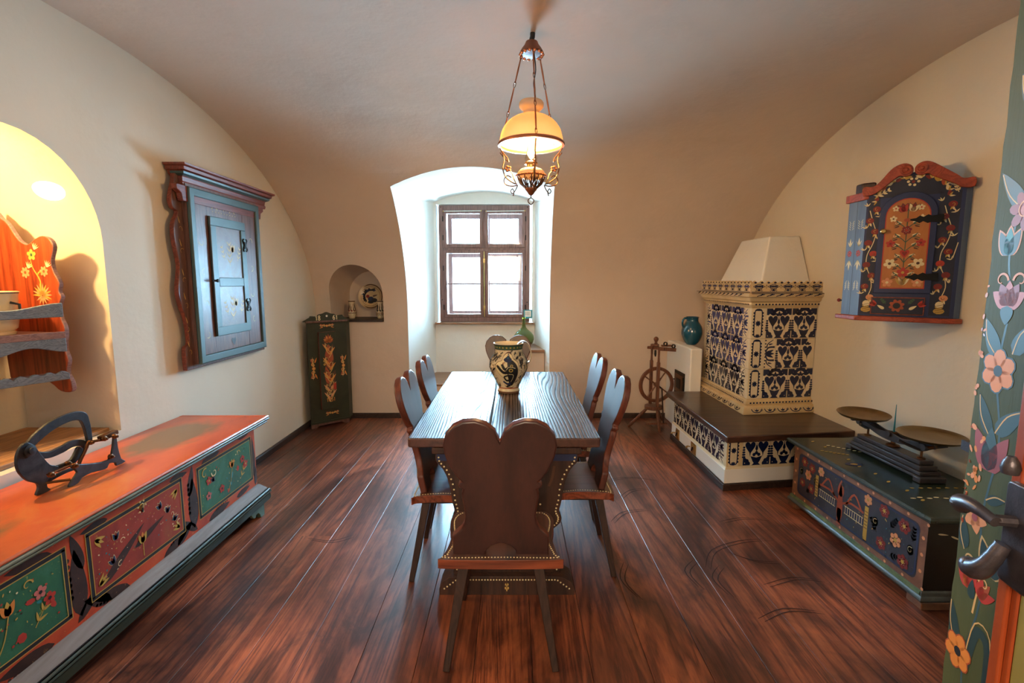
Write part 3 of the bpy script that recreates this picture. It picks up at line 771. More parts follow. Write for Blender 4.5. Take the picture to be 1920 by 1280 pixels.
# ------------------------------------------------------------------ chairs with heart-shaped backs
def lathe_board_outline():
    r = [(0, .503), (.012, .528)]
    r += [(.1 + .104 * cos(a), .481 + .104 * sin(a)) for a in [PI * .80 - i * PI * .13 for i in range(0, 8)]]
    r += [(.192, .425), (.176, .385), (.156, .350), (.141, .334), (.150, .327), (.155, .318), (.150, .308), (.137, .300), (.142, .285), (.143, .262), (.137, .225), (.133, .18), (.137, .15), (.150, .122), (.170, .102), (.184, .088), (.186, .06), (.186, 0)]
    r += [(.06, 0), (.055, .022), (.038, .042), (.016, .052)]
    return r + [(0, .055)] + [(-a, b) for a, b in r[::-1] if a > 0]
def make_chair(label):
    t = thing('dining_chair', label, 'chair', world=False, group='heart-backed dining chairs around the table')
    s = B(); pts = [(-.222, -.165), (-.205, -.19), (.205, -.19), (.222, -.165), (.212, -.10), (.208, -.02), (.222, .06), (.226, .14), (.205, .195), (.15, .21), (-.15, .21), (-.205, .195), (-.226, .14), (-.222, .06), (-.208, -.02), (-.212, -.10)]
    o = [(v.x, v.y) for v in spline([(a, b, 0) for a, b in pts], 4, True)]
    s.prism(o, XY, .413, .45, CHAIR_Y, CHAIR_X)
    L_ = 0; last = None
    for i in range(len(o)):
        a, b_ = Vector(o[i]), Vector(o[(i + 1) % len(o)]); d = (b_ - a).length; k = 0.0
        while L_ < d:
            q = a + (b_ - a) * (L_ / d); inn = q * (1 - .020 / max(q.length, .1)); s.dome((inn.x, inn.y, .4502), (0, 0, 1), .0042, CREAM, 5); L_ += .0135
        L_ -= d
    s.build('seat', t, bevel=.008, seg=3)
    bk = B(); lean = .225
    fr = Frame((0, -.132, .449), (-1, 0, 0), (0, -sin(lean), cos(lean)))   # outer face normal away from the sitter
    bk.prism(lathe_board_outline(), fr, -.017, .017, CHAIR, CHAIR_E)
    bk.build('backrest', t, bevel=.007, seg=3)
    for sx in (-1, 1):
        for sy, tx, ty, fx, fy in ((-1, .145, -.125, .212, -.20), (1, .125, .12, .19, .235)):
            lg = B(); lg.bar((sx * tx, ty, .40), (sx * fx, fy, 0.0), .042, .040, LEGW, (0, 1, 0), .026, .026); lg.build('leg', t, bevel=.003)
        B().box((sx * .14, 0, .402), (.075, .30, .021), LEGW).build('cleat', t, bevel=.003)
    return t
c0 = make_chair('heart-backed wooden chair nearest the camera, at the near end of the table')
c0.location = (CX - .003, 1.955, 0)
dup(c0, (-.305, 2.545, 0), -PI / 2, 'heart-backed wooden chair on the left side of the table, the nearer of the two there')
dup(c0, (-.305, 3.085, 0), -PI / 2, 'heart-backed wooden chair on the left side of the table, the farther of the two there')
dup(c0, (.320, 2.585, 0), PI / 2, 'heart-backed wooden chair on the right side of the table, the nearer of the two there')
dup(c0, (.320, 3.19, 0), PI / 2, 'heart-backed wooden chair on the right side of the table, the farther of the two there')
cf = dup(c0, (CX + .005, 4.14, 0), PI, 'heart-backed chair at the window end of the table, behind the painted jug')
# the far chair's inner face carries a border of pale dots: a sub-part of its own
lean = .225; bo = [c for c in cf.children if c.name.startswith('backrest')][0]; me = bo.data.copy(); bo.data = me; me.materials.append(SALMON)
fb_ = B(); pd = Paint(fb_, Frame(Vector((0, -.132, .449)) + Vector((0, cos(lean), sin(lean))) * .0172, (-1, 0, 0), (0, -sin(lean), cos(lean))), -.0006)
for a, b_ in [(x, y) for x, y in lathe_board_outline() if y > .30]: pd.disc(a * .88, .44 + (b_ - .44) * .84, .005, SALMON, 0, n=8)
bm = bmesh.new(); bm.from_mesh(me)
for fc in fb_.f: 
    nf = bm.faces.new([bm.verts.new(fb_.v[i]) for i in fc]); nf.material_index = len(me.materials) - 1
bm.to_mesh(me); bm.free()

# ------------------------------------------------------------------ painted jug on the table
t = thing('jug', 'large painted ceramic jug with a dark cat-like animal on cream, standing on the table', 'jug', (-.022, 3.215, TT))
JP = [(.060, 0), (.070, .004), (.072, .016), (.066, .030), (.069, .045), (.085, .080), (.106, .120), (.122, .155), (.127, .180), (.124, .205), (.112, .230), (.098, .252), (.091, .270), (.089, .290), (.093, .312), (.098, .325)]
jp = [(v.x, v.y) for v in spline([(a, b, 0) for a, b in JP], 3)]
c = Vector((-.022, 3.215, TT + .001))
j = B(); j.lathe(jp + [(.094, .327), (.088, .322), (.083, .29), (.085, .25), (.115, .19), (.10, .12), (.06, .03), (.0001, .02)], CREAMG, c, 48)
def jr(z):
    for (r0, z0_), (r1, z1_) in zip(jp[:-1], jp[1:]):
        if z0_ <= z <= z1_ and z1_ > z0_: return r0 + (r1 - r0) * (z - z0_) / (z1_ - z0_)
    return jp[-1][0] if z > .2 else jp[0][0]
def jmap(u, v, h=0):   # u: arc length at r=.12 from the front, v: height
    a = -PI / 2 + u / .12; z = min(max(v, .002), .324); r = jr(z) + h * 1.3
    return c + Vector((r * cos(a), r * sin(a), z))
p = Paint(j, jmap, .0009, 3)
for k in range(24):
    u0, u1 = -.377 + .754 * k / 24, -.377 + .754 * (k + 1) / 24
    for za, zb, m in ((.288, .292, BLK), (.292, .316, GRN), (.316, .322, BLK), (.034, .040, RUSTP), (.004, .016, RAW)): p.poly([(u0, za), (u1, za), (u1, zb), (u0, zb)], m)
    p.disc((u0 + u1) / 2, .304, .007, YEL, 1, .005)
# cartouche and the animal
car = [(-.012, .272), (.010, .274), (.026, .258), (.034, .235), (.058, .215), (.062, .17), (.060, .12), (.052, .075), (.048, .05), (.01, .046), (-.03, .055), (-.038, .08), (-.02, .10), (-.05, .125), (-.075, .16), (-.084, .19), (-.07, .215), (-.045, .225), (-.038, .25)]
cs = [(v.x, v.y) for v in spline([(a, b, 0) for a, b in car], 3, True)]
mid_ = lambda s_: [(.0 + (a - 0) * s_, .16 + (b_ - .16) * s_) for a, b_ in cs]
p.poly(mid_(1.05), RAW, 0); p.poly(mid_(1.0), CREAM, 1)
p.stroke([(.02, .06), (.028, .10), (.026, .15), (.022, .19), (.008, .222)], .030, BLK, 2, .035, .068)   # body
p.poly([(-.034, .235), (-.012, .250), (.000, .272), (.008, .25), (.022, .235), (.018, .22), (-.004, .214), (-.026, .222)], BLUEK, 3)   # pointed head
p.stroke([(.01, .19), (-.02, .172), (-.040, .205)], .022, BLK, 3, .014); p.stroke([(.005, .16), (-.030, .15), (-.066, .190)], .024, BLK, 3, .014)
p.stroke([(-.062, .185), (-.073, .196)], .018, BLK, 3, .010, n=2)
p.stroke([(.02, .10), (-.015, .095), (-.03, .12), (-.005, .13)], .014, BLK, 3, .010); p.stroke([(.02, .075), (-.01, .07), (-.044, .088)], .018, BLUEK, 3, .012); p.stroke([(.02, .06), (-.02, .052)], .013, BLK, 3)
p.stroke([(-.02, .215), (-.035, .212), (-.03, .203)], .004, WINE, 3)
for x, y, r in ((.018, .195, .010), (.014, .166, .015)): p.disc(x, y, r, GRN, 4, n=12); p.disc(x, y, r * .8, YEL, 5, n=12); p.disc(x, y, r * .45, BLK, 6, n=12)
p.stroke([(-.012, .17), (0, .186), (.022, .186), (.04, .178)], .003, CREAM, 4); p.stroke([(.0, .14), (.03, .135), (.03, .11), (.018, .085)], .003, CREAM, 4)
p.disc(-.004, .243, .004, TEAL, 4)
rj = random.Random(5)
for k in range(950):
    u = rj.uniform(-.37, .37); z = rj.uniform(.046, .284)
    if abs(u - (-.01)) < .085 and .04 < z < .28 and not (u > .066 or u < -.088 or (z > .235 and abs(u + .005) > .05)): continue
    q_ = rj.random()
    if q_ < .33:
        a = rj.choice((.6, .9, 1.5)); l = .014
        p.stroke([(u - l * cos(a), z - l * sin(a)), (u + l * cos(a), z + l * sin(a))], .0045, BLK, 1, n=1)
        for e in (-.5, 0, .5): p.stroke([(u + l * e * cos(a) - .006, z + l * e * sin(a) + .004), (u + l * e * cos(a) + .006, z + l * e * sin(a) - .004)], .003, BLK, 1, n=1)
    elif q_ < .8: p.disc(u, z, .0038, rj.choice((BLK, BLUEK, BRNP)), 1, .0025, n=6)
    else: p.curl(u, z, .006, rj.uniform(0, 6), .7, .0022, rj.choice((GRN, YEL)), 1, n=5)
j.build('body', t, ang=60)
h = B(); hp = spline([(.060, -.02, .318), (.085, -.025, .338), (.118, -.025, .330), (.140, -.02, .290), (.146, -.015, .245), (.136, -.01, .205), (.112, -.01, .195)], 5)
for dy, m, r in ((0, CREAMG, .015), ): 
    vs = []; n = len(hp)
    for i, q_ in enumerate(hp):
        tg = (hp[min(i + 1, n - 1)] - hp[max(i - 1, 0)]).normalized(); nn = Vector((tg.z, 0, -tg.x)).normalized()
        for a_, b_ in ((-.019, -.004), (.019, -.004), (.021, 0), (.019, .004), (-.019, .004), (-.021, 0)): vs.append(c + q_ + Vector((0, a_, 0)) + nn * b_)
    h.add(vs, [(i * 6 + k, i * 6 + (k + 1) % 6, i * 6 + 6 + (k + 1) % 6, i * 6 + 6 + k) for i in range(n - 1) for k in range(6)], CREAMG)
    for i in range(0, n - 1):
        for sg in (-1, 1): h.add([c + hp[i] + Vector((0, .0215 * sg, .003)), c + hp[i] + Vector((0, .0215 * sg, -.003)), c + hp[i + 1] + Vector((0, .0215 * sg, -.003)), c + hp[i + 1] + Vector((0, .0215 * sg, .003))], [(0, 1, 2, 3)], BLUEK)
h.build('handle', t)

# ------------------------------------------------------------------ green bottle and the small sign in the window niche
t = tag(B().lathe([(.0001, .012), (.055, .0), (.075, .004), (.108, .045), (.121, .090), (.115, .130), (.088, .168), (.050, .198), (.026, .225), (.019, .26), (.016, .31), (.017, .33), (.021, .333), (.021, .345), (.014, .345), (.0115, .31), (.014, .26), (.021, .225), (.045, .192), (.083, .163), (.110, .128), (.115, .090), (.103, .048), (.072, .012), (.0001, .018)],
    GBOT, (.138, 5.78, .734), 40).build('bottle', ang=70), 'green glass long-necked round bottle on the board in the right of the window niche', 'bottle')
t = thing('display_sign', 'small sign with a green border standing on the right end of the window sill', 'sign', (.19, 6.0, 1.0))
s = B(); s.prism([(-.052, 0), (0, -.006), (.052, 0), (.052, .098), (.045, .1), (-.045, .1), (-.052, .098)], Frame((.192, 5.985, 1.052), (1, 0, 0), (0, 0, 1)), 0, .006, TEAL)
p = Paint(s, Frame((.192, 5.979, 1.052), (1, 0, 0), (0, 0, 1))); p.rect(-.038, .038, .016, .088, WHT)
for k in range(6): p.rect(-.03 + .01 * k, -.026 + .01 * k, .03, .08, BRASS if k % 2 else GRN, 1)
s.build('panel', t)
for x in (.152, .232): s = B(); s.tube([(x, 5.99, 1.0005), (x, 5.99, 1.07)], .004, TEAL); s.build('leg', t)

# ------------------------------------------------------------------ hanging oil lamp
LX, LY = .10, 2.69
t = thing('hanging_lamp', 'hanging oil lamp with glowing glass shade and scrolled metal arms, above the table', 'lamp', (LX, LY, 1.9))
ring = lambda r, z, n=40: [(LX + r * cos(2 * PI * i / n), LY + r * sin(2 * PI * i / n), z) for i in range(n)]
q = B(); q.tube([(LX + .005, LY, 2.748), (LX + .004, LY, 2.73), (LX - .004, LY, 2.70)], .013, CABLE); q.build('hook', t)
q = B(); q.lathe([(.012, 2.712), (.03, 2.705), (.036, 2.69), (.050, 2.672), (.058, 2.658), (.062, 2.650), (.058, 2.644), (.03, 2.640), (.01, 2.638)][::-1], CANOPY, (LX, LY, 0), 28)
for k in range(14):
    a = 2 * PI * k / 14; q.ball((LX + .057 * cos(a), LY + .057 * sin(a), 2.644), .009, COPPER, 6)
q.build('canopy', t)
SZ = 2.205
q = B(); sh = spline([(.165, 0, SZ), (.163, 0, SZ + .025), (.150, 0, SZ + .07), (.122, 0, SZ + .108), (.085, 0, SZ + .133), (.052, 0, SZ + .145), (.042, 0, SZ + .152), (.043, 0, SZ + .165), (.058, 0, SZ + .178), (.064, 0, SZ + .192), (.062, 0, SZ + .205), (.056, 0, SZ + .213)], 4)
q.lathe([(v.x, v.z) for v in sh] + [(v.x - .003, v.z - .001) for v in sh[::-1]], OPAL, (LX, LY, 0), 56); q.build('lamp_shade', t, ang=70)
q = B(); q.lathe([(.160, SZ - .010), (.172, SZ - .010), (.175, SZ - .002), (.170, SZ + .006), (.166, SZ + .008), (.161, SZ + .004), (.160, SZ - .010)], COPPER, (LX, LY, 0), 56)
q.build('shade_ring', t)
ANG = [math.radians(a) for a in (-84, 38, 160)]
for a in ANG:
    q = B(); p0 = Vector((LX + .056 * cos(a), LY + .056 * sin(a), 2.645)); p1 = Vector((LX + .169 * cos(a), LY + .169 * sin(a), SZ + .012))
    k = 3; d = p1 - p0
    for i in range(k):
        s0, s1 = p0 + d * ((i + .06) / k), p0 + d * ((i + .90) / k)
        q.tube([s0, s0.lerp(s1, .5), s1], [.0032, .0046, .0032], COPPER, 6)
    for i in range(k + 1):
        m = p0 + d * (min(max(i / k - .02, .0), 1)); x = d.normalized(); y = x.orthogonal().normalized()
        q.tube([m + x * .016 * cos(b_) + y * .007 * sin(b_) for b_ in [2 * PI * w_ / 10 for w_ in range(10)]], .0018, BRONZE, 5, closed=True)
    q.build('suspension_rod', t)
q = B(); q.tube([tuple(v) for v in spline([(LX + .012, LY - .02, 2.642), (LX + .02, LY - .03, 2.56), (LX + .01, LY - .02, 2.50), (LX + .02, LY - .01, 2.43), (LX + .012, LY, 2.35)], 5)], .0028, CABLE, 6); q.build('cable', t)
q = B(); q.lathe([(.026, 2.105), (.030, 2.12), (.033, 2.135), (.027, 2.155), (.023, 2.18), (.020, 2.28), (.0195, 2.345)], CHIMG, (LX, LY, 0), 24, cap=False); q.build('chimney', t, ang=70)
q = B(); q.lathe([(.018, 2.085), (.022, 2.087), (.024, 2.10), (.034, 2.104), (.034, 2.112), (.022, 2.115), (.018, 2.12)], BRASS, (LX, LY, 0), 24); q.build('burner', t)
q = B(); q.lathe([(.001, 2.352), (.041, 2.352), (.041, 2.358), (.014, 2.362), (.014, 2.37), (.001, 2.37)], BRASS, (LX, LY, 0), 24); q.build('neck_light_stop', t)  # disc added in the shade's neck to keep bulb light off the ceiling
q = B(); q.ball((LX, LY, 2.165), .014, BULB, 12, 1.6); q.build('bulb', t)
q = B(); q.lathe([(.03, 2.03), (.062, 2.036), (.073, 2.048), (.071, 2.062), (.055, 2.078), (.032, 2.087), (.016, 2.09)], OPAL, (LX, LY, 0), 32); q.build('oil_font', t, ang=70)
q = B()
q.lathe([(.006, 1.945), (.014, 1.952), (.020, 1.962), (.031, 1.974), (.033, 1.982), (.02, 1.986)], COPPER, (LX, LY, 0), 24)
for i in range(12):
    a = 2 * PI * i / 12; P_ = lambda r, z, da=0: (LX + r * cos(a + da), LY + r * sin(a + da), z)
    q.tube([P_(.030, 1.982), P_(.052, 2.0), P_(.066, 2.025), P_(.072, 2.045)], .0034, BRONZE, 5)
    for sg in (-1, 1): q.tube([P_(.036, 1.985), P_(.058, 2.005, sg * .16), P_(.066, 2.02, sg * .2), P_(.064, 2.03, sg * .08), P_(.058, 2.018, sg * .05)], .0022, BRONZE, 5)
    q.ball(P_(.074, 2.046, .13), .0095, COPPER, 6, .6); q.ball(P_(.074, 2.046, -.13), .0095, COPPER, 6, .6)
q.tube(ring(.0735, 2.043), .0035, COPPER, 6, closed=True); q.build('basket', t)
for a in [math.radians(d_) for d_ in (-84, 8, 38 + 135)]:
    u = Vector((cos(a), sin(a), 0)); q = B()
    Q = lambda r, z: tuple(Vector((LX, LY, z)) + u * r)
    q.tube([Q(*v[:2]) for v in spline([(.074, 2.005, 0), (.10, 2.015, 0), (.135, 2.045, 0), (.150, 2.09, 0), (.142, 2.13, 0), (.150, 2.165, 0), (.166, 2.192, 0)], 5)], .0034, BRONZE, 6)
    q.tube([Q(*v[:2]) for v in spline([(.072, 2.0, 0), (.10, 1.995, 0), (.135, 2.005, 0), (.143, 2.03, 0), (.125, 2.05, 0), (.105, 2.04, 0)], 5)], .003, BRONZE, 6)
    q.tube([Q(*v[:2]) for v in spline([(.070, 2.0, 0), (.082, 1.975, 0), (.098, 1.958, 0), (.108, 1.97, 0), (.098, 1.982, 0), (.09, 1.965, 0), (.095, 1.945, 0)], 5)], .0028, BRONZE, 6)
    q.tube([Q(.118, 2.12), Q(.125, 2.14), Q(.155, 2.175), Q(.164, 2.168), Q(.135, 2.132), Q(.118, 2.12)], .0028, BRONZE, 6)
    for k in range(5):
        b_ = 2 * PI * k / 5; q.ball(Q(.122 + .011 * cos(b_), 2.085 + .011 * sin(b_)), .0085, COPPER, 6, .8)
    q.tube([Q(.112, 2.075), Q(.098, 2.06), Q(.09, 2.03), Q(.078, 2.005)], .003, YEL, 6)
    q.build('scroll_arm', t)
q = B(); q.tube([(LX, LY, 1.947), (LX, LY, 1.932)], .0035, BRONZE)
for sg in (-1, 1): q.tube([tuple(v) for v in spline([(LX, LY, 1.934), (LX + sg * .012, LY, 1.926), (LX + sg * .015, LY, 1.915), (LX + sg * .006, LY, 1.903), (LX, LY, 1.897)], 4)], .0028, BRONZE, 6)
q.build('pull_ring', t)
# ------------------------------------------------------------------ long painted chest on the left
FX = lambda x: Frame((x, 0, 0), (0, 1, 0), (0, 0, 1))      # a face looking into the room from the left wall: u = y, v = z
FL = lambda x: Frame((x, 0, 0), (0, -1, 0), (0, 0, 1))     # a face on the right wall looking left: u = -y, v = z
FY = lambda y: Frame((0, y, 0), (1, 0, 0), (0, 0, 1))      # a face looking at the camera: u = x, v = z
t = thing('painted_chest', 'long orange-red painted chest with green flower panels, against the left wall', 'chest', (-1.83, 2.07, 0))
CY0, CY1 = 1.11, 3.02
b = B(); b.bb(-2.085, -1.62, CY0, CY1, .19, .600, CH_RED); p = Paint(b, FX(-1.62))
def leaf(x, y, ang, ln, wd, notch=True):
    p.petal(x, y, ang, ln, wd, BLKBR, 0, .75)
    if notch:
        for k in range(7):
            tt = .35 + .09 * k; p.disc(x + cos(ang) * ln * tt - sin(ang) * wd * .42, y + sin(ang) * ln * tt + cos(ang) * wd * .42, wd * .13, BLKBR, 0, n=7)
rc = random.Random(11)
for mir, y0 in ((1, 2.065),):
    for sg in (1, -1):
        a = y0 + sg * .255 + sg * .065
        X_ = lambda d: y0 + sg * d
        leaf(X_(.335), .245, PI / 2 - sg * .02, .27, .075)
        leaf(X_(.355), .23, PI / 2 + sg * .9 - (0 if sg > 0 else 0), .16, .04, False)
        leaf(X_(.20), .225, PI / 2 - sg * 1.05 if sg > 0 else PI / 2 + 1.05, .0 + .14, .05, False)
        leaf(X_(.31), .42, PI / 2 - sg * .25, .16, .045, False)
        leaf(X_(.18), .555, 0 if sg > 0 else PI, .13, .035, False)
        leaf(X_(.42), .545, (.12 if sg > 0 else PI - .12), .17, .045, False)
        leaf(X_(.10), .215, (.28 if sg > 0 else PI - .28), .19, .05)
        leaf(X_(.45), .225, (.10 if sg > 0 else PI - .10), .20, .05)
        leaf(X_(.72), .235, (.08 if sg > 0 else PI - .08), .15, .035)
        leaf(X_(.925), .27, PI / 2, .27, .045)
        leaf(X_(.935), .22, PI / 2 - sg * .1, .12, .035, False)
        leaf(X_(.76), .575, (0 if sg > 0 else PI), .14, .03, False)
for (a, b_, m) in ((1.165, 1.683, CH_GREEN), (1.785, 2.32, CH_PANEL), (2.45, 2.965, CH_GREEN)):
    z0, z1 = .277, .537
    p.rect(a, b_, z0, z1, m, 1); p.frame(a, b_, z0, z1, .014, BLK, 2); p.frame(a + .009, b_ - .009, z0 + .009, z1 - .009, .0035, YEL, 3); p.frame(a - .009, b_ + .009, z0 - .009, z1 + .009, .003, YEL, 2)
    c = (a + b_) / 2
    if m is CH_GREEN:
        p.tulip(c + .05, .43, PI / 2, .05, ORP, YEL, 3); p.stroke([(c + .05, .43), (c + .03, .36), (c, .31)], .004, YEL, 3)
        for dx, dz in ((-.18, .36), (.16, .44), (-.06, .35), (.19, .40), (-.17, .44)):
            p.flower(c + dx, dz, .024, rc.choice((REDP, PINK, REDP)), rc.choice((BLK, YEL)), 5, 3)
        p.curl(c - .20, .49, .03, 1, .8, .008, YEL, 4); p.curl(c - .12, .47, .025, 3, .9, .008, CREAM, 4); p.curl(c + .12, .49, .02, 0, .8, .006, YEL, 4)
        p.tulip(c - .13, .42, 1.9, .035, BLUEK, BLK, 3, YEL); p.leafspray(c + .13, .33, .9, .1, YEL, 3, .007, 3)
        p.daub(a + .03, b_ - .03, z0 + .03, z1 - .03, 46, (YEL, REDP, TEAL, CREAM, BLKBR), .006, rc, 3)
        p.daub(a + .05, b_ - .05, z0 + .02, z1 - .1, 6, (TEAL, REDP), .02, rc, 2)
    else:
        for cx_, cz_, an in ((a + .03, .50, -.6), (b_ - .03, .50, PI + .6), (a + .03, .31, .6), (b_ - .03, .31, PI - .6)):
            for da in (-.45, 0, .45): p.petal(cx_, cz_, an + da, .05, .016, YEL, 3)
        p.tulip(c, .36, PI / 2, .05, YEL, ORP, 3); p.stroke([(c, .30), (c, .38)], .005, YEL, 3)
        for dx, dz in ((-.14, .45), (.12, .46), (-.16, .36), (.16, .42), (.20, .36)):
            p.tulip(c + dx, dz, rc.uniform(.8, 2.3), .034, BLUEK, WINE, 3, CREAM)
            p.curl(c + dx + .03, dz - .02, .015, rc.uniform(0, 6), .8, .004, CREAM, 4)
        p.petal(c - .22, .30, .55, .28, .04, BLKBR, 2); p.petal(c - .05, .36, .3, .2, .03, BLKBR, 2)
        p.daub(a + .03, b_ - .03, z0 + .03, z1 - .03, 60, (YEL, CREAM, TEAL, PINK), .005, rc, 3)
b.build('body', t)
b = B(); kf = FX(-1.62); b.lathe([(.016, 0), (.013, .003), (.005, .004)], BRASS, kf(2.065, .52, .0008), 14, axis=(1, 0, 0)); b.box(kf(2.065, .506, .003), (.004, .008, .02), BLKIRON)
for k in range(6): b.dome(kf(2.065 + .022 * cos(k), .52 + .026 * sin(k), .001), (1, 0, 0), .005, CREAM, 5)
b.build('escutcheon', t)
b = B(); b.prism([(-2.095, CY0 - .02), (-1.588, CY0 - .02), (-1.588, CY1 + .02), (-2.095, CY1 + .02)], XY, .602, .652, CH_TOP)
LPATH = [(-2.095, CY0 - .02, 0), (-1.588, CY0 - .02, 0), (-1.588, CY1 + .02, 0), (-2.095, CY1 + .02, 0)]
for lp, m in (([(0, .602), (.020, .602), (.024, .609), (0, .609)], CH_OLIVE), ([(0, .609), (.030, .609), (.032, .614), (.030, .618), (0, .618)], CH_MOULD), ([(0, .618), (.024, .618), (.024, .6225), (0, .6225)], BLK), ([(0, .6225), (.036, .6225), (.041, .629), (.041, .634), (.038, .637), (0, .637)], CH_MOULD), ([(0, .637), (.034, .637), (.034, .640), (0, .640)], BLK), ([(0, .640), (.039, .640), (.040, .645), (.034, .652), (0, .6535)], CH_TOP)):
    b.sweep(LPATH, lp, m)
p = Paint(b, Frame((0, 0, .6522), (1, 0, 0), (0, 1, 0)))

b.build('lid', t, bevel=.002)
b = B()
for bp, m in (([(0, .10), (.052, .10), (.056, .118), (.052, .138), (0, .138)], CH_OLIVE), ([(0, .138), (.046, .138), (.046, .143), (0, .143)], BLK), ([(0, .143), (.056, .143), (.060, .149), (.057, .156), (0, .156)], CH_MOULD), ([(0, .156), (.050, .156), (.050, .160), (0, .160)], BLK),
              ([(0, .160), (.055, .160), (.056, .166), (.050, .171), (0, .171)], CH_MOULD), ([(0, .171), (.044, .171), (.042, .175), (0, .175)], BLKBR), ([(0, .175), (.042, .175), (.036, .184), (.024, .196), (.012, .212), (0, .218)], CH_PALE)):
    b.sweep([(-2.085, CY0, 0), (-1.62, CY0, 0), (-1.62, CY1, 0), (-2.085, CY1, 0)], bp, m); b.build('base_moulding', t)
for yy in (CY0 - .03, CY1 - .21):
    s = 1 if yy > 2 else -1
    q = [(0, 0), (.045, 0), (.055, .025), (.075, .045), (.10, .045), (.11, .03), (.13, .035), (.16, .07), (.19, .099), (0, .099)]
    o = [((yy + .24 - a) if s > 0 else (yy + a), z) for a, z in q]
    b = B(); b.prism(o, FX(-1.60), -.02, 0, CH_FOOT); b.prism([(-2.07, 0), (-1.62, 0), (-1.62, .099), (-2.07, .099)], Frame((0, CY1 + .01 if s > 0 else CY0 - .01, 0), (1, 0, 0), (0, 0, 1)), -.0, .02 if s < 0 else .022, CH_FOOT)
    b.build('bracket_foot', t, bevel=.002)
    b = B(); b.bb(-2.08, -2.0, yy + .06, yy + .16, 0, .1, CH_FOOT); b.build('rear_foot', t)

# ------------------------------------------------------------------ iron tool on the chest: frame bent from flat castings
t = thing('iron_hand_press', 'black cast-iron hinged hand tool with a curved lever, standing on the orange-red chest', 'tool', (-1.9, 2.08, .6525), rz=0)
Z0 = .6555
fr = Frame((-1.905, 1.868, Z0), (.06, 1, 0), (0, 0, .001)); fr.V = Vector((0, 0, .87)); fr.U *= .97
def plate(name, pts, x0, x1, m=IRON, n=4, bev=.003, closed_spline=True, f=fr, par=None):
    o = [(v.x, v.y) for v in spline([(a, b_, 0) for a, b_ in pts], n, True)] if closed_spline else pts
    b = B(); b.prism(o, f, x0, x1, m); return b.build(name, par or t, bevel=bev)
def strip(name, pts, wds, x0, x1, m=IRON, f=fr, n=6):
    P_ = spline([(a, b_, 0) for a, b_ in pts], n); k = len(P_); b = B(); vs = []
    for i, q in enumerate(P_):
        tg = (P_[min(i + 1, k - 1)] - P_[max(i - 1, 0)]).normalized(); nx, ny = -tg.y, tg.x
        tt = i / (k - 1) * (len(wds) - 1); a_ = int(min(tt, len(wds) - 2)); ww = wds[a_] + (wds[a_ + 1] - wds[a_]) * (tt - a_)
        for s_, h in ((-1, x0), (1, x0), (1, x1), (-1, x1)): vs.append(f(q.x + nx * ww / 2 * s_, q.y + ny * ww / 2 * s_, h))
    fs = [(i * 4 + j, i * 4 + (j + 1) % 4, i * 4 + 4 + (j + 1) % 4, i * 4 + 4 + j) for i in range(k - 1) for j in range(4)] + [(3, 2, 1, 0), tuple((k - 1) * 4 + j for j in range(4))]
    b.add(vs, fs, m); return b.build(name, t, bevel=.0025)
# side plate with its foot (near end), curved handle, arms, front frame, struts
plate('side_plate', [(-.035, .235), (-.01, .255), (.02, .235), (.045, .18), (.075, .12), (.11, .095), (.09, .07), (.06, .055), (.055, .02), (.065, .0), (.01, .0), (.02, .03), (.015, .055), (-.02, .085), (-.048, .14), (-.05, .195)], .012, .024)
strip('curved_lever', [(.0, .225), (.045, .262), (.11, .295), (.19, .31), (.245, .298), (.262, .26), (.270, .20), (.272, .155)], [.03, .042, .044, .042, .045, .034, .028, .022], .006, .020)
strip('lower_arm', [(.03, .185), (.09, .158), (.15, .162), (.20, .172), (.25, .155), (.262, .12)], [.03, .03, .035, .035, .03, .024], -.004, .008)
strip('slanting_link', [(.262, .165), (.235, .12), (.205, .075), (.19, .03)], [.012, .014, .014, .012], .018, .028, BRONZE)
strip('base_rail', [(.05, .03), (.11, .04), (.17, .045), (.24, .04)], [.022, .02, .018, .016], -.01, 0)
plate('jaw', [(.05, .085), (.12, .062), (.20, .075), (.24, .12), (.22, .15), (.18, .10), (.12, .095), (.07, .105)], .0, .012)
fr2 = Frame((-1.835, 1.90, Z0), (.04, 1, 0), (0, 0, 1)); fr2.V *= .87; fr2.U *= .97
plate('front_frame', [(.085, .10), (.17, .07), (.26, .052), (.29, .11), (.30, .165), (.315, .165), (.318, .10), (.33, .03), (.355, .005), (.30, .0), (.295, .02), (.262, .03), (.25, .012), (.22, .012), (.17, .022), (.12, .018), (.10, .0), (.055, .0), (.075, .03), (.10, .055), (.08, .085)], 0, .010, n=2, f=fr2)
strip('tie_bar', [(.255, .163), (.30, .168), (.345, .172)], [.026, .028, .022], -.03, -.004, BRONZE, fr2)
strip('rod', [(-.02, .095), (.05, .097), (.10, .094)], [.010, .010, .010], -.006, .004, BRONZE, fr2)
b = B()
for u, v, h, m, f in ((.0, .215, .026, IRON, fr), (.265, .155, .026, BRONZE, fr), (.16, .088, .016, BRONZE, fr), (.27, .065, .012, BRONZE, fr2), (.305, .16, .010, BRONZE, fr2), (.262, .163, -.002, BRONZE, fr2), (.09, .092, .012, BRONZE, fr2), (-.01, .092, .006, BRONZE, fr2)):
    b = B(); k = 1.5 if (u, v) == (.0, .215) else .7
    b.lathe([(.016 * k, -.006), (.016 * k, .004), (.009 * k, .006), (.009 * k, .014), (.001, .016)], m, f(u, v, h), 16, axis=f.N); b.build('pivot', t)
for a_, c_ in ((fr(.16, .088, .0), fr2(.13, .07, .0)), (fr(.265, .155, .01), fr2(.25, .16, -.01)), (fr(.05, .04, .018), fr2(.075, .03, .0))):
    b = B(); b.tube([a_, c_], .006, BRONZE); b.build('cross_pin', t)

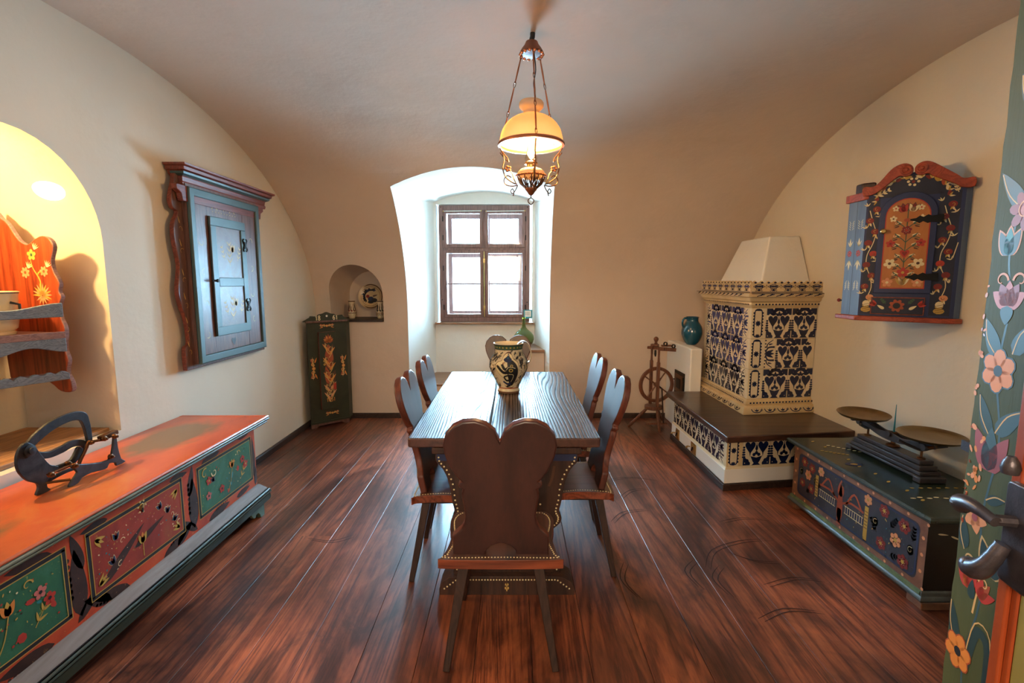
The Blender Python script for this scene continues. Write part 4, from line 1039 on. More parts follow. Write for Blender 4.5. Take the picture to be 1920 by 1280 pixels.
# ------------------------------------------------------------------ brown and teal wall cupboard on the left wall
t = thing('wall_cupboard', 'tall reddish brown and teal wall cupboard with wavy side boards, hanging on the left wall', 'cupboard', (-2.08, 3.58, .93))
wav = [(3.085, .935), (3.085, 1.07), (3.125, 1.10), (3.13, 1.16), (3.115, 1.26), (3.075, 1.36), (3.065, 1.45), (3.085, 1.54), (3.095, 1.60), (3.075, 1.70), (3.065, 1.78), (3.075, 1.85), (3.11, 1.90), (3.115, 1.925), (3.075, 1.94), (3.065, 2.0), (3.10, 2.09), (3.115, 2.15)]
wv = [(v.x, v.y) for v in spline([(a, b_, 0) for a, b_ in wav], 4)]
o = wv + [(7.16 - a, z) for a, z in wv[::-1]]
b = B(); b.prism(o, FX(-2.05), -.028, 0, CB_BROWN, CB_RED); p = Paint(b, FX(-2.05))
for sy in (1, -1):
    for z in (1.05, 1.2, 1.35, 1.5, 1.68, 1.82, 2.02):
        u = 3.58 - sy * .455; p.curl(u, z, .022, rc.uniform(0, 6), .6, .004, GOLDL, 0); p.petal(u, z + .03, PI / 2 + .3, .05, .008, GOLDL, 0)
b.build('back_board', t, bevel=.004)
for y in (3.3, 3.9): B().bb(-2.108, -2.079, y - .03, y + .03, 1.0, 2.1, CB_BROWN).build('wall_batten', t)
BY0, BY1 = 3.155, 4.005
b = B(); b.bb(-2.05, -2.018, BY0, BY1, .965, 2.10, CB_BROWN); b.build('carcass', t)
b = B(); fx = FX(-2.018)
for pts in ([(BY0, .965), (BY1, .965), (BY1 - .05, 1.015), (BY0 + .05, 1.015)], [(BY1, .965), (BY1, 2.08), (BY1 - .05, 2.03), (BY1 - .05, 1.015)], [(BY1, 2.08), (BY0, 2.08), (BY0 + .05, 2.03), (BY1 - .05, 2.03)], [(BY0, 2.08), (BY0, .965), (BY0 + .05, 1.015), (BY0 + .05, 2.03)]):
    b.prism(pts, fx, 0, .022, CB_TEAL)
b.build('frame_moulding', t, bevel=.006)
b = B(); D0, D1, DZ0, DZ1 = 3.345, 3.775, 1.125, 1.925
b.prism([(BY0 + .05, 1.015), (D0, 1.015), (D0, 2.03), (BY0 + .05, 2.03)], fx, 0, .008, CB_BROWN); b.prism([(D1, 1.015), (BY1 - .05, 1.015), (BY1 - .05, 2.03), (D1, 2.03)], fx, 0, .008, CB_BROWN)
b.prism([(D0, 1.015), (D1, 1.015), (D1, DZ0), (D0, DZ0)], fx, 0, .007, CB_BROWN); b.prism([(D0, DZ1), (D1, DZ1), (D1, 2.03), (D0, 2.03)], fx, 0, .007, CB_BROWN)
p = Paint(b, FX(-2.010))
p.heart((D0 + D1) / 2, 1.07, .028, BLK, 0, 1.0)
for k in range(9): p.petal(3.40 + .035 * k, 1.975 + .008 * (k % 2), .8 + .9 * (k % 3), .035, .006, GOLDL); p.disc(3.41 + .034 * k, 1.96, .004, GOLDL, n=6)
for z in (1.15, 1.35, 1.55, 1.75):
    p.curl(3.27, z, .03, z * 9, .6, .004, GOLDL); p.curl(3.87, z + .05, .03, z * 7, .6, .004, GOLDL)
b.build('front_boards', t, bevel=.002)
b = B(); b.prism([(D0 + .004, DZ0 + .004), (D1 - .004, DZ0 + .004), (D1 - .004, DZ1 - .004), (D0 + .004, DZ1 - .004)], fx, .006, .018, CB_PANEL)
for pts in ([(D0, DZ0), (D1, DZ0), (D1, DZ0 + .06), (D0, DZ0 + .06)], [(D0, DZ1 - .06), (D1, DZ1 - .06), (D1, DZ1), (D0, DZ1)], [(D0, DZ0 + .06), (D0 + .06, DZ0 + .06), (D0 + .06, DZ1 - .06), (D0, DZ1 - .06)], [(D1 - .06, DZ0 + .06), (D1, DZ0 + .06), (D1, DZ1 - .06), (D1 - .06, DZ1 - .06)], [(D0 + .06, 1.46), (D1 - .06, 1.46), (D1 - .06, 1.52), (D0 + .06, 1.52)]):
    b.prism(pts, fx, .012, .026, CB_TEAL)
p = Paint(b, FX(-2.0))
for zc in (1.32, 1.70):
    p.tulip(3.60, zc, PI / 2, .06, GOLDL, CREAM, 0); p.leafspray(3.56, zc - .10, PI / 2, .16, GOLDL, 4, .007, 0); p.leafspray(3.50, zc - .06, 1.9, .1, GOLDL, 3, .006, 0); p.leafspray(3.66, zc - .06, 1.2, .1, GOLDL, 3, .006, 0)
d = b.build('door', t, bevel=.003)
for z in (1.32, 1.76):
    h = B(); f = FX(-1.991); hp_ = Paint(h, f)
    for sx_ in (1, -1):
        for sz_ in (1, -1): h.tube([f(D1 - .02, z, .003)] + [f(D1 - .02 + sx_ * a, z + sz_ * c_, .003) for a, c_ in ((.018, .016), (.026, .034), (.016, .045))], .0045, BLKIRON, 6)
    h.box(f(D1 - .02, z, .003), (.007, .02, .05), BLKIRON); h.build('butterfly_hinge', d)
h = B(); f = FX(-1.994); h.lathe([(.007, 0), (.007, .012), (.012, .016), (.01, .024), (.001, .027)], BLKIRON, f(D0 + .01, 1.50, 0), 12, axis=(1, 0, 0)); h.tube([f(D0 - .03, 1.50, .008), f(D0 + .03, 1.50, .012)], .005, BLKIRON, 6); h.build('latch', d)
cor = [(0, 2.08), (.020, 2.08), (.024, 2.10), (.018, 2.11), (.022, 2.135), (.038, 2.15), (.045, 2.165), (.06, 2.172), (.063, 2.19), (.078, 2.196), (.080, 2.208), (0, 2.214)]
b = B(); b.sweep([(-2.10, 3.165, 0), (-2.045, 3.165, 0), (-2.045, 4.15, 0), (-2.10, 4.15, 0)], cor, CB_RED); b.prism([(-2.10, 3.165), (-2.045, 3.165), (-2.045, 4.15), (-2.10, 4.15)], XY, 2.08, 2.213, CB_RED)
b.sweep([(-2.08, 3.165, 0), (-2.045, 3.165, 0), (-2.045, 4.15, 0), (-2.08, 4.15, 0)], [(.02, 2.136), (.046, 2.150), (.050, 2.163), (.03, 2.163)], CB_TEAL)
b.build('cornice', t, bevel=.001)
b = B(); b.prism([(3.11, 1.985), (4.05, 1.985), (4.06, 2.03), (4.10, 2.05), (4.10, 2.08), (3.06, 2.08), (3.06, 2.05), (3.10, 2.03)], FX(-2.012), -.03, .004, CB_RED)
p = Paint(b, FX(-2.008))
for k in range(16): p.petal(3.40 + .02 * k, 2.055, .5 + k, .016, .006, GOLDL)
b.build('frieze', t, bevel=.003)

# ------------------------------------------------------------------ green corner cupboard with the date
t = thing('corner_cupboard', 'narrow dark green cupboard dated 1861 with orange scrollwork, in the back left corner', 'cupboard', (-1.95, 5.12, 0))
A_, B_ = Vector((-2.035, 4.895, 0)), Vector((-1.735, 5.165, 0)); W_ = (B_ - A_).length
f = Frame(A_, B_ - A_, (0, 0, 1))
b = B(); b.prism([(A_.x, A_.y), (B_.x, B_.y), (B_.x, 5.27), (-2.05, 5.27), (-2.05, 4.92)], XY, .05, 1.085, DGREEN)
p = Paint(b, f)
def scroll_orn(u, v, rot, s):
    p.at(u, v, s, rot)
    for sg in (1, -1):
        p.curl(sg * .35, 0, .22, 0 if sg > 0 else PI, .9 * sg, .10, ORP, 0); p.curl(sg * .75, .05, .18, 2, -.8 * sg, .08, SALMON, 0)
        p.petal(sg * .5, .05, (.5 if sg > 0 else PI - .5), .5, .16, RUSTP, 0); p.petal(sg * .5, -.1, (-.4 if sg > 0 else PI + .4), .55, .13, ORP, 0); p.curl(sg * .35, 0, .15, 1, .9 * sg, .04, GOLDL, 2)
        p.petal(sg * .1, 0, (.1 if sg > 0 else PI - .1), 1.0, .10, GOLDL, 1)
    p.disc(0, 0, .16, ORP, 1); p.disc(0, 0, .07, GOLDL, 2); p.at(0, 0)
scroll_orn(W_ / 2, 1.045, 0, .075); scroll_orn(W_ / 2 + .02, .135, 0, .07)
scroll_orn(.05, .62, PI / 2, .11); scroll_orn(W_ - .045, .62, PI / 2, .11)
b.build('body', t)
b = B(); DU0, DU1 = .105, .275
b.prism([(DU0, .19), (DU1, .19), (DU1, .985), (DU0, .985)], f, 0, .026, CB_RED); b.prism([(DU0 + .001, .191), (DU1, .191), (DU1, .984), (DU0 + .001, .984)], f, .0262, .028, DGREEN)
p = Paint(b, Frame(f(0, 0, .028), B_ - A_, (0, 0, 1))); c = (DU0 + DU1) / 2 + .01
for k in range(9): p.petal(c, .88, PI / 2 + (k - 4) * .33, .085 - abs(k - 4) * .008, .024, ORP if k % 2 else RUSTP, 0)
p.petal(c, .6, PI / 2, .26, .09, RUSTP, 0, .8); p.petal(c, .44, PI / 2 + .2, .2, .07, RUSTP, 0); p.petal(c, .40, PI / 2 - .3, .2, .06, BRNP, 0)
for sg, v, r in ((1, .80, .045), (-1, .84, .035), (-1, .70, .05), (1, .64, .045), (-1, .55, .05), (1, .52, .045), (1, .44, .05), (-1, .42, .05), (1, .36, .04), (-1, .34, .035)):
    p.petal(c + sg * .02, v - .02, PI / 2 - sg * .3, .08, .035, BRNP, 0); p.curl(c + sg * .022, v, r * .72, 1.5 * sg, .9 * sg, .006, GOLDL, 1); p.petal(c, v - .05, PI / 2 - sg * .7, .10, .022, ORP if v > .5 else SALMON, 1); p.stroke([(c, v - .08), (c + sg * .03, v - .03), (c + sg * .035, v + .03)], .007, GOLDL, 2)
for v in (.69, .655): p.disc(c - .05, v, .012, YEL, 3); p.disc(c - .05, v, .005, BRNP, 4)
p.rect(c + .03, c + .062, .385, .45, REDP, 2); p.stroke([(c - .03, .335), (c + .03, .34)], .004, CREAM, 1, n=1); digits(p, '1851', c - .045, .265, .04, .006, ORP, 1, .6)
b.build('door', t, bevel=.003)
b = B(); o = [(-.012, 1.09), (W_ + .012, 1.09), (W_ + .005, 1.115), (W_ - .03, 1.135), (W_ - .04, 1.15), (W_ - .10, 1.145), (W_ - .12, 1.162), (W_ / 2 + .04, 1.17), (W_ / 2, 1.185), (W_ / 2 - .04, 1.17), (.12, 1.162), (.10, 1.145), (.04, 1.15), (.03, 1.135), (-.005, 1.115)]
b.prism([(v.x, v.y) for v in spline([(x, y, 0) for x, y in o], 3, True)], f, -.012, .008, DGREEN)
p = Paint(b, Frame(f(0, 0, .008), B_ - A_, (0, 0, 1))); digits(p, '18', .085, 1.105, .046, .0075, CREAM); digits(p, '61', W_ - .14, 1.105, .046, .0075, CREAM); p.disc(W_ / 2, 1.145, .011, WHT)
b.build('crest', t, bevel=.003)
b = B(); b.prism([(-.015, 1.082), (W_ + .015, 1.082), (W_ + .01, 1.10), (-.01, 1.10)], f, -.01, .018, CB_BROWN); b.build('top_moulding', t, bevel=.002); b = B()
b.prism([(-.01, .045), (W_ + .01, .045), (W_ + .01, .066), (-.01, .066)], f, -.01, .012, DGREEN); b.prism([(0, .0), (.05, .0), (.08, .02), (.2, .022), (.32, .02), (.35, .0), (W_, .0), (W_, .05), (0, .05)], f, -.02, .0, CB_BROWN)
b.build('foot_moulding', t, bevel=.002)

# ------------------------------------------------------------------ plate and small vases in the back-left niche
t = thing('decorated_plate', 'round decorated plate with dark foliage leaning on the back of the small arched niche', 'plate', (-1.60, 5.64, 1.09))
ax = Vector((0.02, -1, .14)).normalized(); PC = Vector((-1.612, 5.69, 1.322))
b = B(); b.lathe([(.08, -.004), (.10, 0), (.138, .016), (.141, .020), (.137, .020), (.102, .007), (.085, .004), (.001, .004)], CREAMD, PC, 48, axis=ax)
f = Frame(PC, Vector((1, 0, 0)), Vector((0, .14, 1)))
pm = lambda u, v, h=0: f(u, v, (0.0045 if math.hypot(u, v) < .088 else .0045 + max(0, math.hypot(u, v) - .088) * .30) + h)
p = Paint(b, pm, .0016)
for k in range(40):
    a, a2 = 2 * PI * k / 40, 2 * PI * (k + 1) / 40
    for r0, r1, m in ((.126, .137, BRNP), (.108, .111, BRNP)): p.poly([(r0 * cos(a), r0 * sin(a)), (r1 * cos(a), r1 * sin(a)), (r1 * cos(a2), r1 * sin(a2)), (r0 * cos(a2), r0 * sin(a2))], m)
rp = random.Random(4)
for a, r in [(1.2 + k * .33, .075) for k in range(9)]:
    [p.petal((r - .01) * cos(a), (r - .01) * sin(a), a + rp.uniform(-1.6, 1.6), rp.uniform(.03, .045), .018, rp.choice((BLK, BLUEK, BLK))) for _ in range(4)]
p.disc(-.0, -.03, .035, BLUEK, 0, .028); p.disc(.04, -.045, .035, BLK, 0, .025); p.disc(-.035, 0, .02, WINE); p.disc(.0, -.065, .035, BLK, 0, .018); p.petal(.02, 0, .3, .06, .02, BRNP)
b.build('dish', t, ang=50)
def small_vase(x, y, label, m2):
    t = thing('small_vase', label, 'vase', (x, y, 1.087), group=None); s = .95
    pr_ = [(.030, 0), (.033, .004), (.046, .035), (.050, .06), (.047, .085), (.034, .115), (.028, .14), (.030, .17), (.036, .195), (.040, .203), (.036, .203), (.026, .16), (.001, .15)]
    b = B(); b.lathe([(r * s, z * s) for r, z in pr_], CREAMG, (x, y, 1.0872), 28)
    def vm(u, v, h=0):
        r = .05
        for (r0, z0_), (r1, z1_) in zip(pr_[:-3], pr_[1:-2]):
            if z0_ <= v <= z1_ and z1_ > z0_: r = r0 + (r1 - r0) * (v - z0_) / (z1_ - z0_)
        a = -PI / 2 + u; r = (r * s + h); return Vector((x + r * cos(a), y + r * sin(a), 1.0872 + v * s))
    p = Paint(b, vm, .0008, 1)
    for k in range(28):
        u0, u1 = -PI + 2 * PI * k / 28, -PI + 2 * PI * (k + 1) / 28
        for z0_, z1_ in ((.192, .202), (.06, .068)): p.poly([(u0, z0_), (u1, z0_), (u1, z1_), (u0, z1_)], BRNP)
        if m2 and k % 2: p.poly([(u0, .035), (u1, .035), (u1, .045), (u0, .045)], BLK); p.poly([(u0 - .22, .046), (u1 - .22, .046), (u1 - .22, .056), (u0 - .22, .056)], BLK)
    for k in range(-3, 4):
        p.stroke([(k * .7, .075), (k * .7 + .2, .10), (k * .7 - .1, .125), (k * .7 + .1, .16)], .09, BLK if m2 else BRNP, 0, .04, n=3); p.disc(k * .7 + .3, .09, .18, WINE if not m2 else BLK, 0, .012)
    b.build('body', t, ang=60)
small_vase(-1.765, 5.47, 'small cream vase with brown sprigs, left of the plate in the small arched niche', False)
small_vase(-1.452, 5.47, 'small cream vase with black checks, right of the plate in the small arched niche', True)
# ------------------------------------------------------------------ blue and cream tiles
def tile(b, p, fr, u, v, w_, h_, m=None, kind='hearts', part=1.0):
    m = m or BLUEG; g = .0025
    b.prism([(u + g, v + g), (u + w_ * part - g, v + g), (u + w_ * part - g, v + h_ - g), (u + g, v + h_ - g)], fr, -.004, .004, CREAMG)
    X = lambda a, c: (u + a * w_, v + c * h_)
    ok = lambda a: a <= part - .02
    def pl(pts):
        if all(ok(a) for a, _ in pts): p.poly([X(a, c) for a, c in pts], m)
    if kind == 'hearts':
        for hx in (.27, .73):
            if ok(hx + .16):
                p.heart(*X(hx, .60), .195 * w_, m, 0, 1.9); p.disc(*X(hx, .825), .06 * w_, m, n=7)
                for s_ in (-1, 1): p.petal(*X(hx, .785), PI / 2 + s_ * 1.25, .15 * w_, .075 * w_, m)
        if ok(.66):
            pl([(.29, .30), (.5, .25), (.71, .30), (.63, .14), (.58, .075), (.66, .015), (.34, .015), (.42, .075), (.37, .14)])
            for s_ in (-1, 0, 1): p.disc(*X(.5 + s_ * .085, .345 + (.05 if s_ == 0 else 0)), .062 * w_, m, n=8)
            p.stroke([X(.5, .38), X(.5, .5), X(.5, .72)], .05 * w_, m, n=2, w1=.02 * w_)
            p.petal(*X(.5, .47), PI / 2, .22 * w_, .10 * w_, m)
            p.stroke([X(.5 + .205 * cos(a), .81 + .15 * sin(a)) for a in [PI * (1.12 - k * 1.24 / 8) for k in range(9)]], .125 * w_, m, n=2)
            for k in range(7):
                a = PI * (.0 + 1.0 * k / 6); p.disc(*X(.5 + .265 * cos(a), .81 + .165 * sin(a)), .06 * w_, m, n=7)
            for s_ in (-1.1, 0, 1.1): p.petal(*X(.5, .75), PI / 2 + s_, .17 * w_, .10 * w_, m)
        for cx_, cz_, a0_ in ((0.02, .02, 0), (.98, .02, PI / 2), (.98, .98, PI), (.02, .98, 1.5 * PI)):
            r = .255 if cz_ < .5 else .225
            if part < 1 and cx_ > .5: continue
            pts = [(cx_, cz_)]
            for k in range(13):
                a = a0_ + PI / 2 * k / 12; rr = r * (1 + .09 * abs(sin(3 * (PI / 2 * k / 12) * 2))); pts.append((cx_ + rr * cos(a), cz_ + rr * sin(a) * .9))
            pl(pts); 
            if cz_ < .5: p.disc(*X(cx_ + .07 * (1 if cx_ < .5 else -1), .09), .018 * w_, CREAMG, 1, n=6)
        for s_ in (.045, .955):
            for k in range(5):
                if ok(s_): p.disc(*X(s_, .28 + .075 * k), (.075 - .007 * k) * w_, m, 0, .04 * w_, n=6)
    elif kind == 'sun':
        for a in (-.42, 0, .42): p.petal(*X(.12, .5), a, .78 * w_, .25 * w_, m)
        for s_ in (-1, 1):
            p.stroke([X(.12, .5 + s_ * .04), X(.35, .5 + s_ * .20), X(.9, .5 + s_ * .22)], .10 * w_, m, w1=.16 * w_)
            p.stroke([X(.2, .5 + s_ * .2), X(.3, .5 + s_ * .33), X(.75, .5 + s_ * .46)], .12 * w_, m, w1=.05 * w_)
            p.petal(*X(.35, .5 + s_ * .3), s_ * .2, .4 * w_, .12 * w_, m)
        for k in range(9): p.disc(*X(.1, .06 + .11 * k), .07 * w_, m, n=6)
    elif kind == 'medal':
        fr_ = [(.16, .12), (.14, .5), (.16, .86), (.32, .95), (.68, .95), (.84, .86), (.86, .5), (.84, .12), (.6, .06), (.4, .06)]
        p.stroke([X(a, c) for a, c in fr_], .10 * w_, m, closed=True, n=3)
        for k in range(8):
            for s_ in (.09, .91): p.disc(*X(s_, .14 + .1 * k), .095 * w_, m, n=7)
        for k in range(8): p.petal(*X(.5, .5), k * PI / 4 + .2, .29 * w_, .16 * w_, m)
        for k in range(5): p.petal(*X(.5, .06), PI / 2 + (k - 2) * .45, .30 * w_, .12 * w_, m); p.disc(*X(.26 + .12 * k, .93), .08 * w_, m, n=7)

KU = Vector((.99, .14, 0)).normalized()            # the stove's front runs a little askew to the room
SX, SY = 1.85, 3.82
t = thing('tiled_stove', 'cream tiled stove with dark blue heart pattern and a white plaster hood', 'stove', (2.12, 4.2, .46))
FL_ = (2.40 - SX) / KU.x
b = B(); poly = [(SX, SY), (2.398, SY + (2.398 - SX) * KU.y / KU.x), (2.398, 4.74), (SX, 4.74)]
b.prism(poly, XY, .462, 1.41, GROUT)
ff = Frame((SX, SY, 0), KU, (0, 0, 1)); fl = Frame((SX, 4.74, 0), (0, -1, 0), (0, 0, 1))
p = Paint(b, Frame((SX, SY, 0) + KU.cross(Vector((0, 0, 1))) * .004 if False else Vector((SX, SY, 0)) + ff.N * .004, KU, (0, 0, 1)), .0006); pl_ = Paint(b, Frame(Vector((SX, 4.74, 0)) + fl.N * .004, (0, -1, 0), (0, 0, 1)), .0006)
TZ, TH_ = .575, .2385; LW = 4.74 - SY
for r in range(3):
    v = TZ + r * TH_; m = BLUEG
    b.prism([(.0, v + .002), (.118, v + .002), (.118, v + TH_ - .002), (0, v + TH_ - .002)], ff, -.004, .0025, CREAMG); 
    tile(b, p, ff, .008, v, .088, TH_, m, 'medal')
    if r == 1: tile(b, p, ff, .118, v, .098, TH_, m, 'sun'); tile(b, p, ff, .216, v, .214, TH_, m); tile(b, p, ff, .430, v, .214, TH_, m, part=.57)
    else: tile(b, p, ff, .118, v, .217, TH_, m); tile(b, p, ff, .335, v, .217, TH_, m)
    m2 = BLUEG2 if r else BLUEG
    b.prism([(LW - .035, v + .002), (LW, v + .002), (LW, v + TH_ - .002), (LW - .035, v + TH_ - .002)], fl, -.004, .0035, CREAMG)
    off = .0 if r != 1 else .04
    tile(b, pl_, fl, LW - .125, v, .088, TH_, m2, 'sun')
    for k in range(3): tile(b, pl_, fl, LW - .125 - .215 * (k + 1), v, .215, TH_, m2)
    tile(b, pl_, fl, LW - .125 - .645 - .088, v, .088, TH_, m2, 'sun')
b.build('tile_body', t)
path = [(SX, 4.75, 0), (SX, SY, 0), (2.395, SY + (2.395 - SX) * KU.y / KU.x, 0)]
def onface(fn):
    fn(Frame(Vector((SX, SY, 0)), KU, (0, 0, 1)), 0, FL_, 1); fn(Frame(Vector((SX, 4.74, 0)), (0, -1, 0), (0, 0, 1)), 0, LW, 0)
b = B(); mp = [(0, .462), (.050, .462), (.054, .475), (.040, .520), (.020, .528), (.026, .54), (.022, .556), (.010, .562), (.006, .575), (0, .576)]
b.sweep(path, mp, CREAMD)
def deco(fr, u0, u1, front):
    sl = Frame(fr.O + fr.N * .0495, fr.U, fr.V + fr.N * -.3); sl = Frame(fr.O + fr.N * .054 + Vector((0, 0, .474)), fr.U, (fr.V * .045 - fr.N * .014)); q = Paint(b, sl, .0012)
    n = int((u1 - u0) / .105)
    for k in range(n):
        u = u0 + (k + .5) * (u1 - u0) / n; q.stroke([(u - .045, .032), (u - .03, .010), (u, .004), (u + .03, .010), (u + .045, .032)], .007, BLUEG, n=3)
        for s_ in (-1, 0, 1): q.petal(u, .012, PI / 2 + s_ * .9, .024, .010, BLUEG)
        q.curl(u + .045, .026, .012, PI, .8, .005, BLUEG, n=6)
    q = Paint(b, Frame(fr.O + fr.N * .026, fr.U, fr.V), .001); n = int((u1 - u0) / .027)
    for k in range(n): q.disc(u0 + (k + .5) * (u1 - u0) / n, .548, .0085, BLUEG, n=7, ry=.007)
onface(deco); b.build('base_moulding', t)
b = B(); mp = [(0, 1.288), (.006, 1.29), (.010, 1.30), (.018, 1.306), (.024, 1.318), (.020, 1.332), (.028, 1.338), (.040, 1.345), (.046, 1.362), (.052, 1.372), (.066, 1.378), (.070, 1.392), (.070, 1.404), (.055, 1.408), (0, 1.41)]
b.sweep(path, mp, CREAMD)
def deco(fr, u0, u1, front):
    q = Paint(b, Frame(fr.O + fr.N * .023, fr.U, fr.V), .0018); n = int((u1 - u0) / .027)
    for k in range(n): q.disc(u0 + (k + .5) * (u1 - u0) / n, 1.318, .0085, BLUEG, n=7, ry=.007)
    q = Paint(b, Frame(fr.O + fr.N * .070, fr.U, fr.V), .0012); n = int((u1 - u0) / .075); q.rect(u0 - .06, u1, 1.400, 1.404, BLUEG)
    for k in range(n):
        u = u0 + (k + .5) * (u1 - u0) / n - .02; q.stroke([(u - .035, 1.382), (u, 1.391), (u + .03, 1.397)], .006, BLUEG, n=2); q.petal(u - .01, 1.386, .5, .035, .010, BLUEG)
onface(deco); b.build('cornice', t)
b = B()
def crown(fr, u0, u1, front):
    o = [(u0 - (.045 if front else 0), 1.411), (u1 + (0 if front else .045), 1.411)]; n = 11 if front else 16; U1 = u1 + (0 if front else .045); U0 = u0 - (.045 if front else 0); step = (U1 - U0) / n
    for k in range(n, 0, -1):
        c = U0 + (k - .5) * step
        o += [(c + step * .5, 1.483), (c + step * .22, 1.487), (c, 1.499), (c - step * .22, 1.487)]
    o.append((U0, 1.483))
    f2 = Frame(fr.O + fr.N * .045, fr.U, fr.V); b.prism(o, f2, -.02, 0, CREAMD); q = Paint(b, f2, .001)
    q.rect(U0, U1, 1.411, 1.416, BLUEG)
    for k in range(n):
        c = U0 + (k + .5) * step
        for s_ in (-.8, 0, .8): q.petal(c, 1.479, PI / 2 + s_, .016, .010, BLUEG)
    n = 5 if front else 8; st = (U1 - U0) / n
    for k in range(n):
        c = U0 + (k + .5) * st
        q.stroke([(c - st * .4, 1.455), (c, 1.472), (c + st * .4, 1.455)], .004, BLUEG); q.stroke([(c - st * .4, 1.455), (c, 1.440), (c + st * .4, 1.455)], .004, BLUEG)
        for j_ in range(5): q.disc(c + (j_ - 2) * st * .11, 1.456, .0075, BLUEG2 if not front else BLUEG, n=6, ry=.010)
        for s_ in (-1, 1): q.curl(c + s_ * st * .22, 1.428, .012, PI / 2, s_ * .8, .006, BLUEG, n=7); q.petal(c + s_ * st * .1, 1.422, PI / 2 + s_, .03, .012, BLUEG)
        q.stroke([(c + st * .5, 1.470), (c + st * .44, 1.455), (c + st * .5, 1.440), (c + st * .56, 1.455), (c + st * .5, 1.470)], .003, BLUEG, n=1)
onface(crown); b.build('crown', t)
b = B(); top = [(2.12, 4.15, 1.862), (2.397, 4.20, 1.868), (2.397, 4.66, 1.868), (2.12, 4.66, 1.862)]; bot = [(1.95, 3.93, 1.40), (2.397, 3.97, 1.40), (2.397, 4.74, 1.40), (1.93, 4.74, 1.40)]
b.add(bot + top, [(0, 1, 5, 4), (1, 2, 6, 5), (2, 3, 7, 6), (3, 0, 4, 7), (4, 5, 6, 7), (3, 2, 1, 0)], PL_WHITE); b.build('hood', t, bevel=.012, seg=3)

t = thing('stove_bench', 'low tiled bench with dark wooden top and white plinth, around the foot of the stove', 'bench', (1.95, 4.0, 0))
bx, by = 1.511, 3.401
foot = lambda d: [(bx + d, by + d), (2.398, by + d + (2.398 - bx) * .1414), (2.398, 4.6), (1.86, 4.6), (1.86, 4.60), (bx + d, 4.60)]
b = B(); b.prism(foot(0)[:3] + [(bx, 4.6)], XY, 0, .05, TRIMW); b.build('base_board', t, bevel=.004)
b = B(); b.prism([(a, c) for a, c in foot(.012)[:3]] + [(bx + .012, 4.6)], XY, .051, .158, PL_WHITE); b.build('plinth', t, bevel=.006)
b = B(); q = [(bx + .03, by + .03), (2.398, by + .03 + (2.368 - bx) * .1414), (2.398, 4.6), (bx + .03, 4.6)]; b.prism(q, XY, .15, .413, GROUT)
ff = Frame((bx + .03, by + .03, 0), KU, (0, 0, 1)); fl = Frame((bx + .03, 4.6, 0), (0, -1, 0), (0, 0, 1)); LB = 4.6 - by - .03
p = Paint(b, Frame(ff.O + ff.N * .004, KU, (0, 0, 1)), .0006); pl_ = Paint(b, Frame(fl.O + fl.N * .004, (0, -1, 0), (0, 0, 1)), .0006); v = .172
b.sweep([(bx + .03, 4.6, 0), (bx + .03, by + .03, 0), (2.395, q[1][1], 0)], [(0, .155), (.018, .158), (.012, .166), (.004, .172), (0, .172)], CREAMG)
b.prism([(0, v), (.118, v), (.118, v + .236), (0, v + .236)], ff, -.004, .0025, CREAMD); tile(b, p, ff, .008, v, .082, .2385, BLUEG, 'medal')
for k in range(3): tile(b, p, ff, .118 + .217 * k, v, .217, .2385, BLUEG)
tile(b, p, ff, .118 + .651, v, .09, .2385, BLUEG, 'sun')
b.prism([(LB - .03, v), (LB, v), (LB, v + .236), (LB - .03, v + .236)], fl, -.004, .0035, CREAMG); tile(b, pl_, fl, LB - .12, v, .09, .2385, BLUEG, 'sun')
for k in range(5): tile(b, pl_, fl, LB - .12 - .205 * (k + 1), v, .205, .2385, BLUEG)
b.build('tile_body', t)
b = B(); b.prism([(1.443, 3.225), (2.398, 3.36), (2.398, 4.61), (1.462, 4.61)], XY, .414, .46, OAKD); b.build('bench_top', t, bevel=.007, seg=3)
for yy, s_ in ((4.42, .8), (4.02, 1.0)):
    b = B(); f = Frame((bx + .012, yy, .10), (0, -1, 0), (0, 0, 1))
    b.prism([(-.055 * s_, -.045), (.055 * s_, -.045), (.055 * s_, .05), (-.055 * s_, .05)], f, 0, .005, BRASS); b.prism([(-.035 * s_, -.03), (.035 * s_, -.03), (.035 * s_, .035), (-.035 * s_, .035)], f, .005, .010, BRASS)
    b.tube([f(-.06 * s_, .0, .008), f(-.075 * s_, .0, .03), f(-.05 * s_, .0, .04)], .006, BRASS); b.ball(f(-.05 * s_, 0, .042), .010, BRASS); b.tube([f(-.02, -.02, .012), f(.02, .02, .018)], .005, BLKIRON); b.build('flap_door', t, bevel=.001)

t = thing('flue_block', 'white plastered block between spinning wheel and stove, the turquoise jug on top', 'plastered block', (1.77, 4.97, 0))
b = B(); b.bb(1.68, 1.792, 4.612, 5.325, .0, .865, PL_WHITE); b.build('masonry', t, bevel=.014, seg=3)
b = B(); f = FL(1.68); b.prism([(-5.02, .36), (-4.74, .36), (-4.74, .60), (-5.02, .60)], f, 0, .010, BLKIRON)
b.prism([(-4.99, .39), (-4.77, .39), (-4.77, .57), (-4.99, .57)], f, .01, .016, BRONZE); b.prism([(-4.94, .43), (-4.82, .43), (-4.82, .53), (-4.94, .53)], f, .016, .020, BLKIRON)
for z in (.41, .55): b.tube([f(-4.745, z - .015, .014), f(-4.745, z + .015, .014)], .008, BLKIRON)
b.tube([f(-5.0, .50, .012), f(-5.02, .50, .03), f(-5.03, .49, .045)], .006, BLKIRON); b.ball(f(-5.03, .49, .045), .012, BLKIRON); b.build('iron_door', t, bevel=.002)

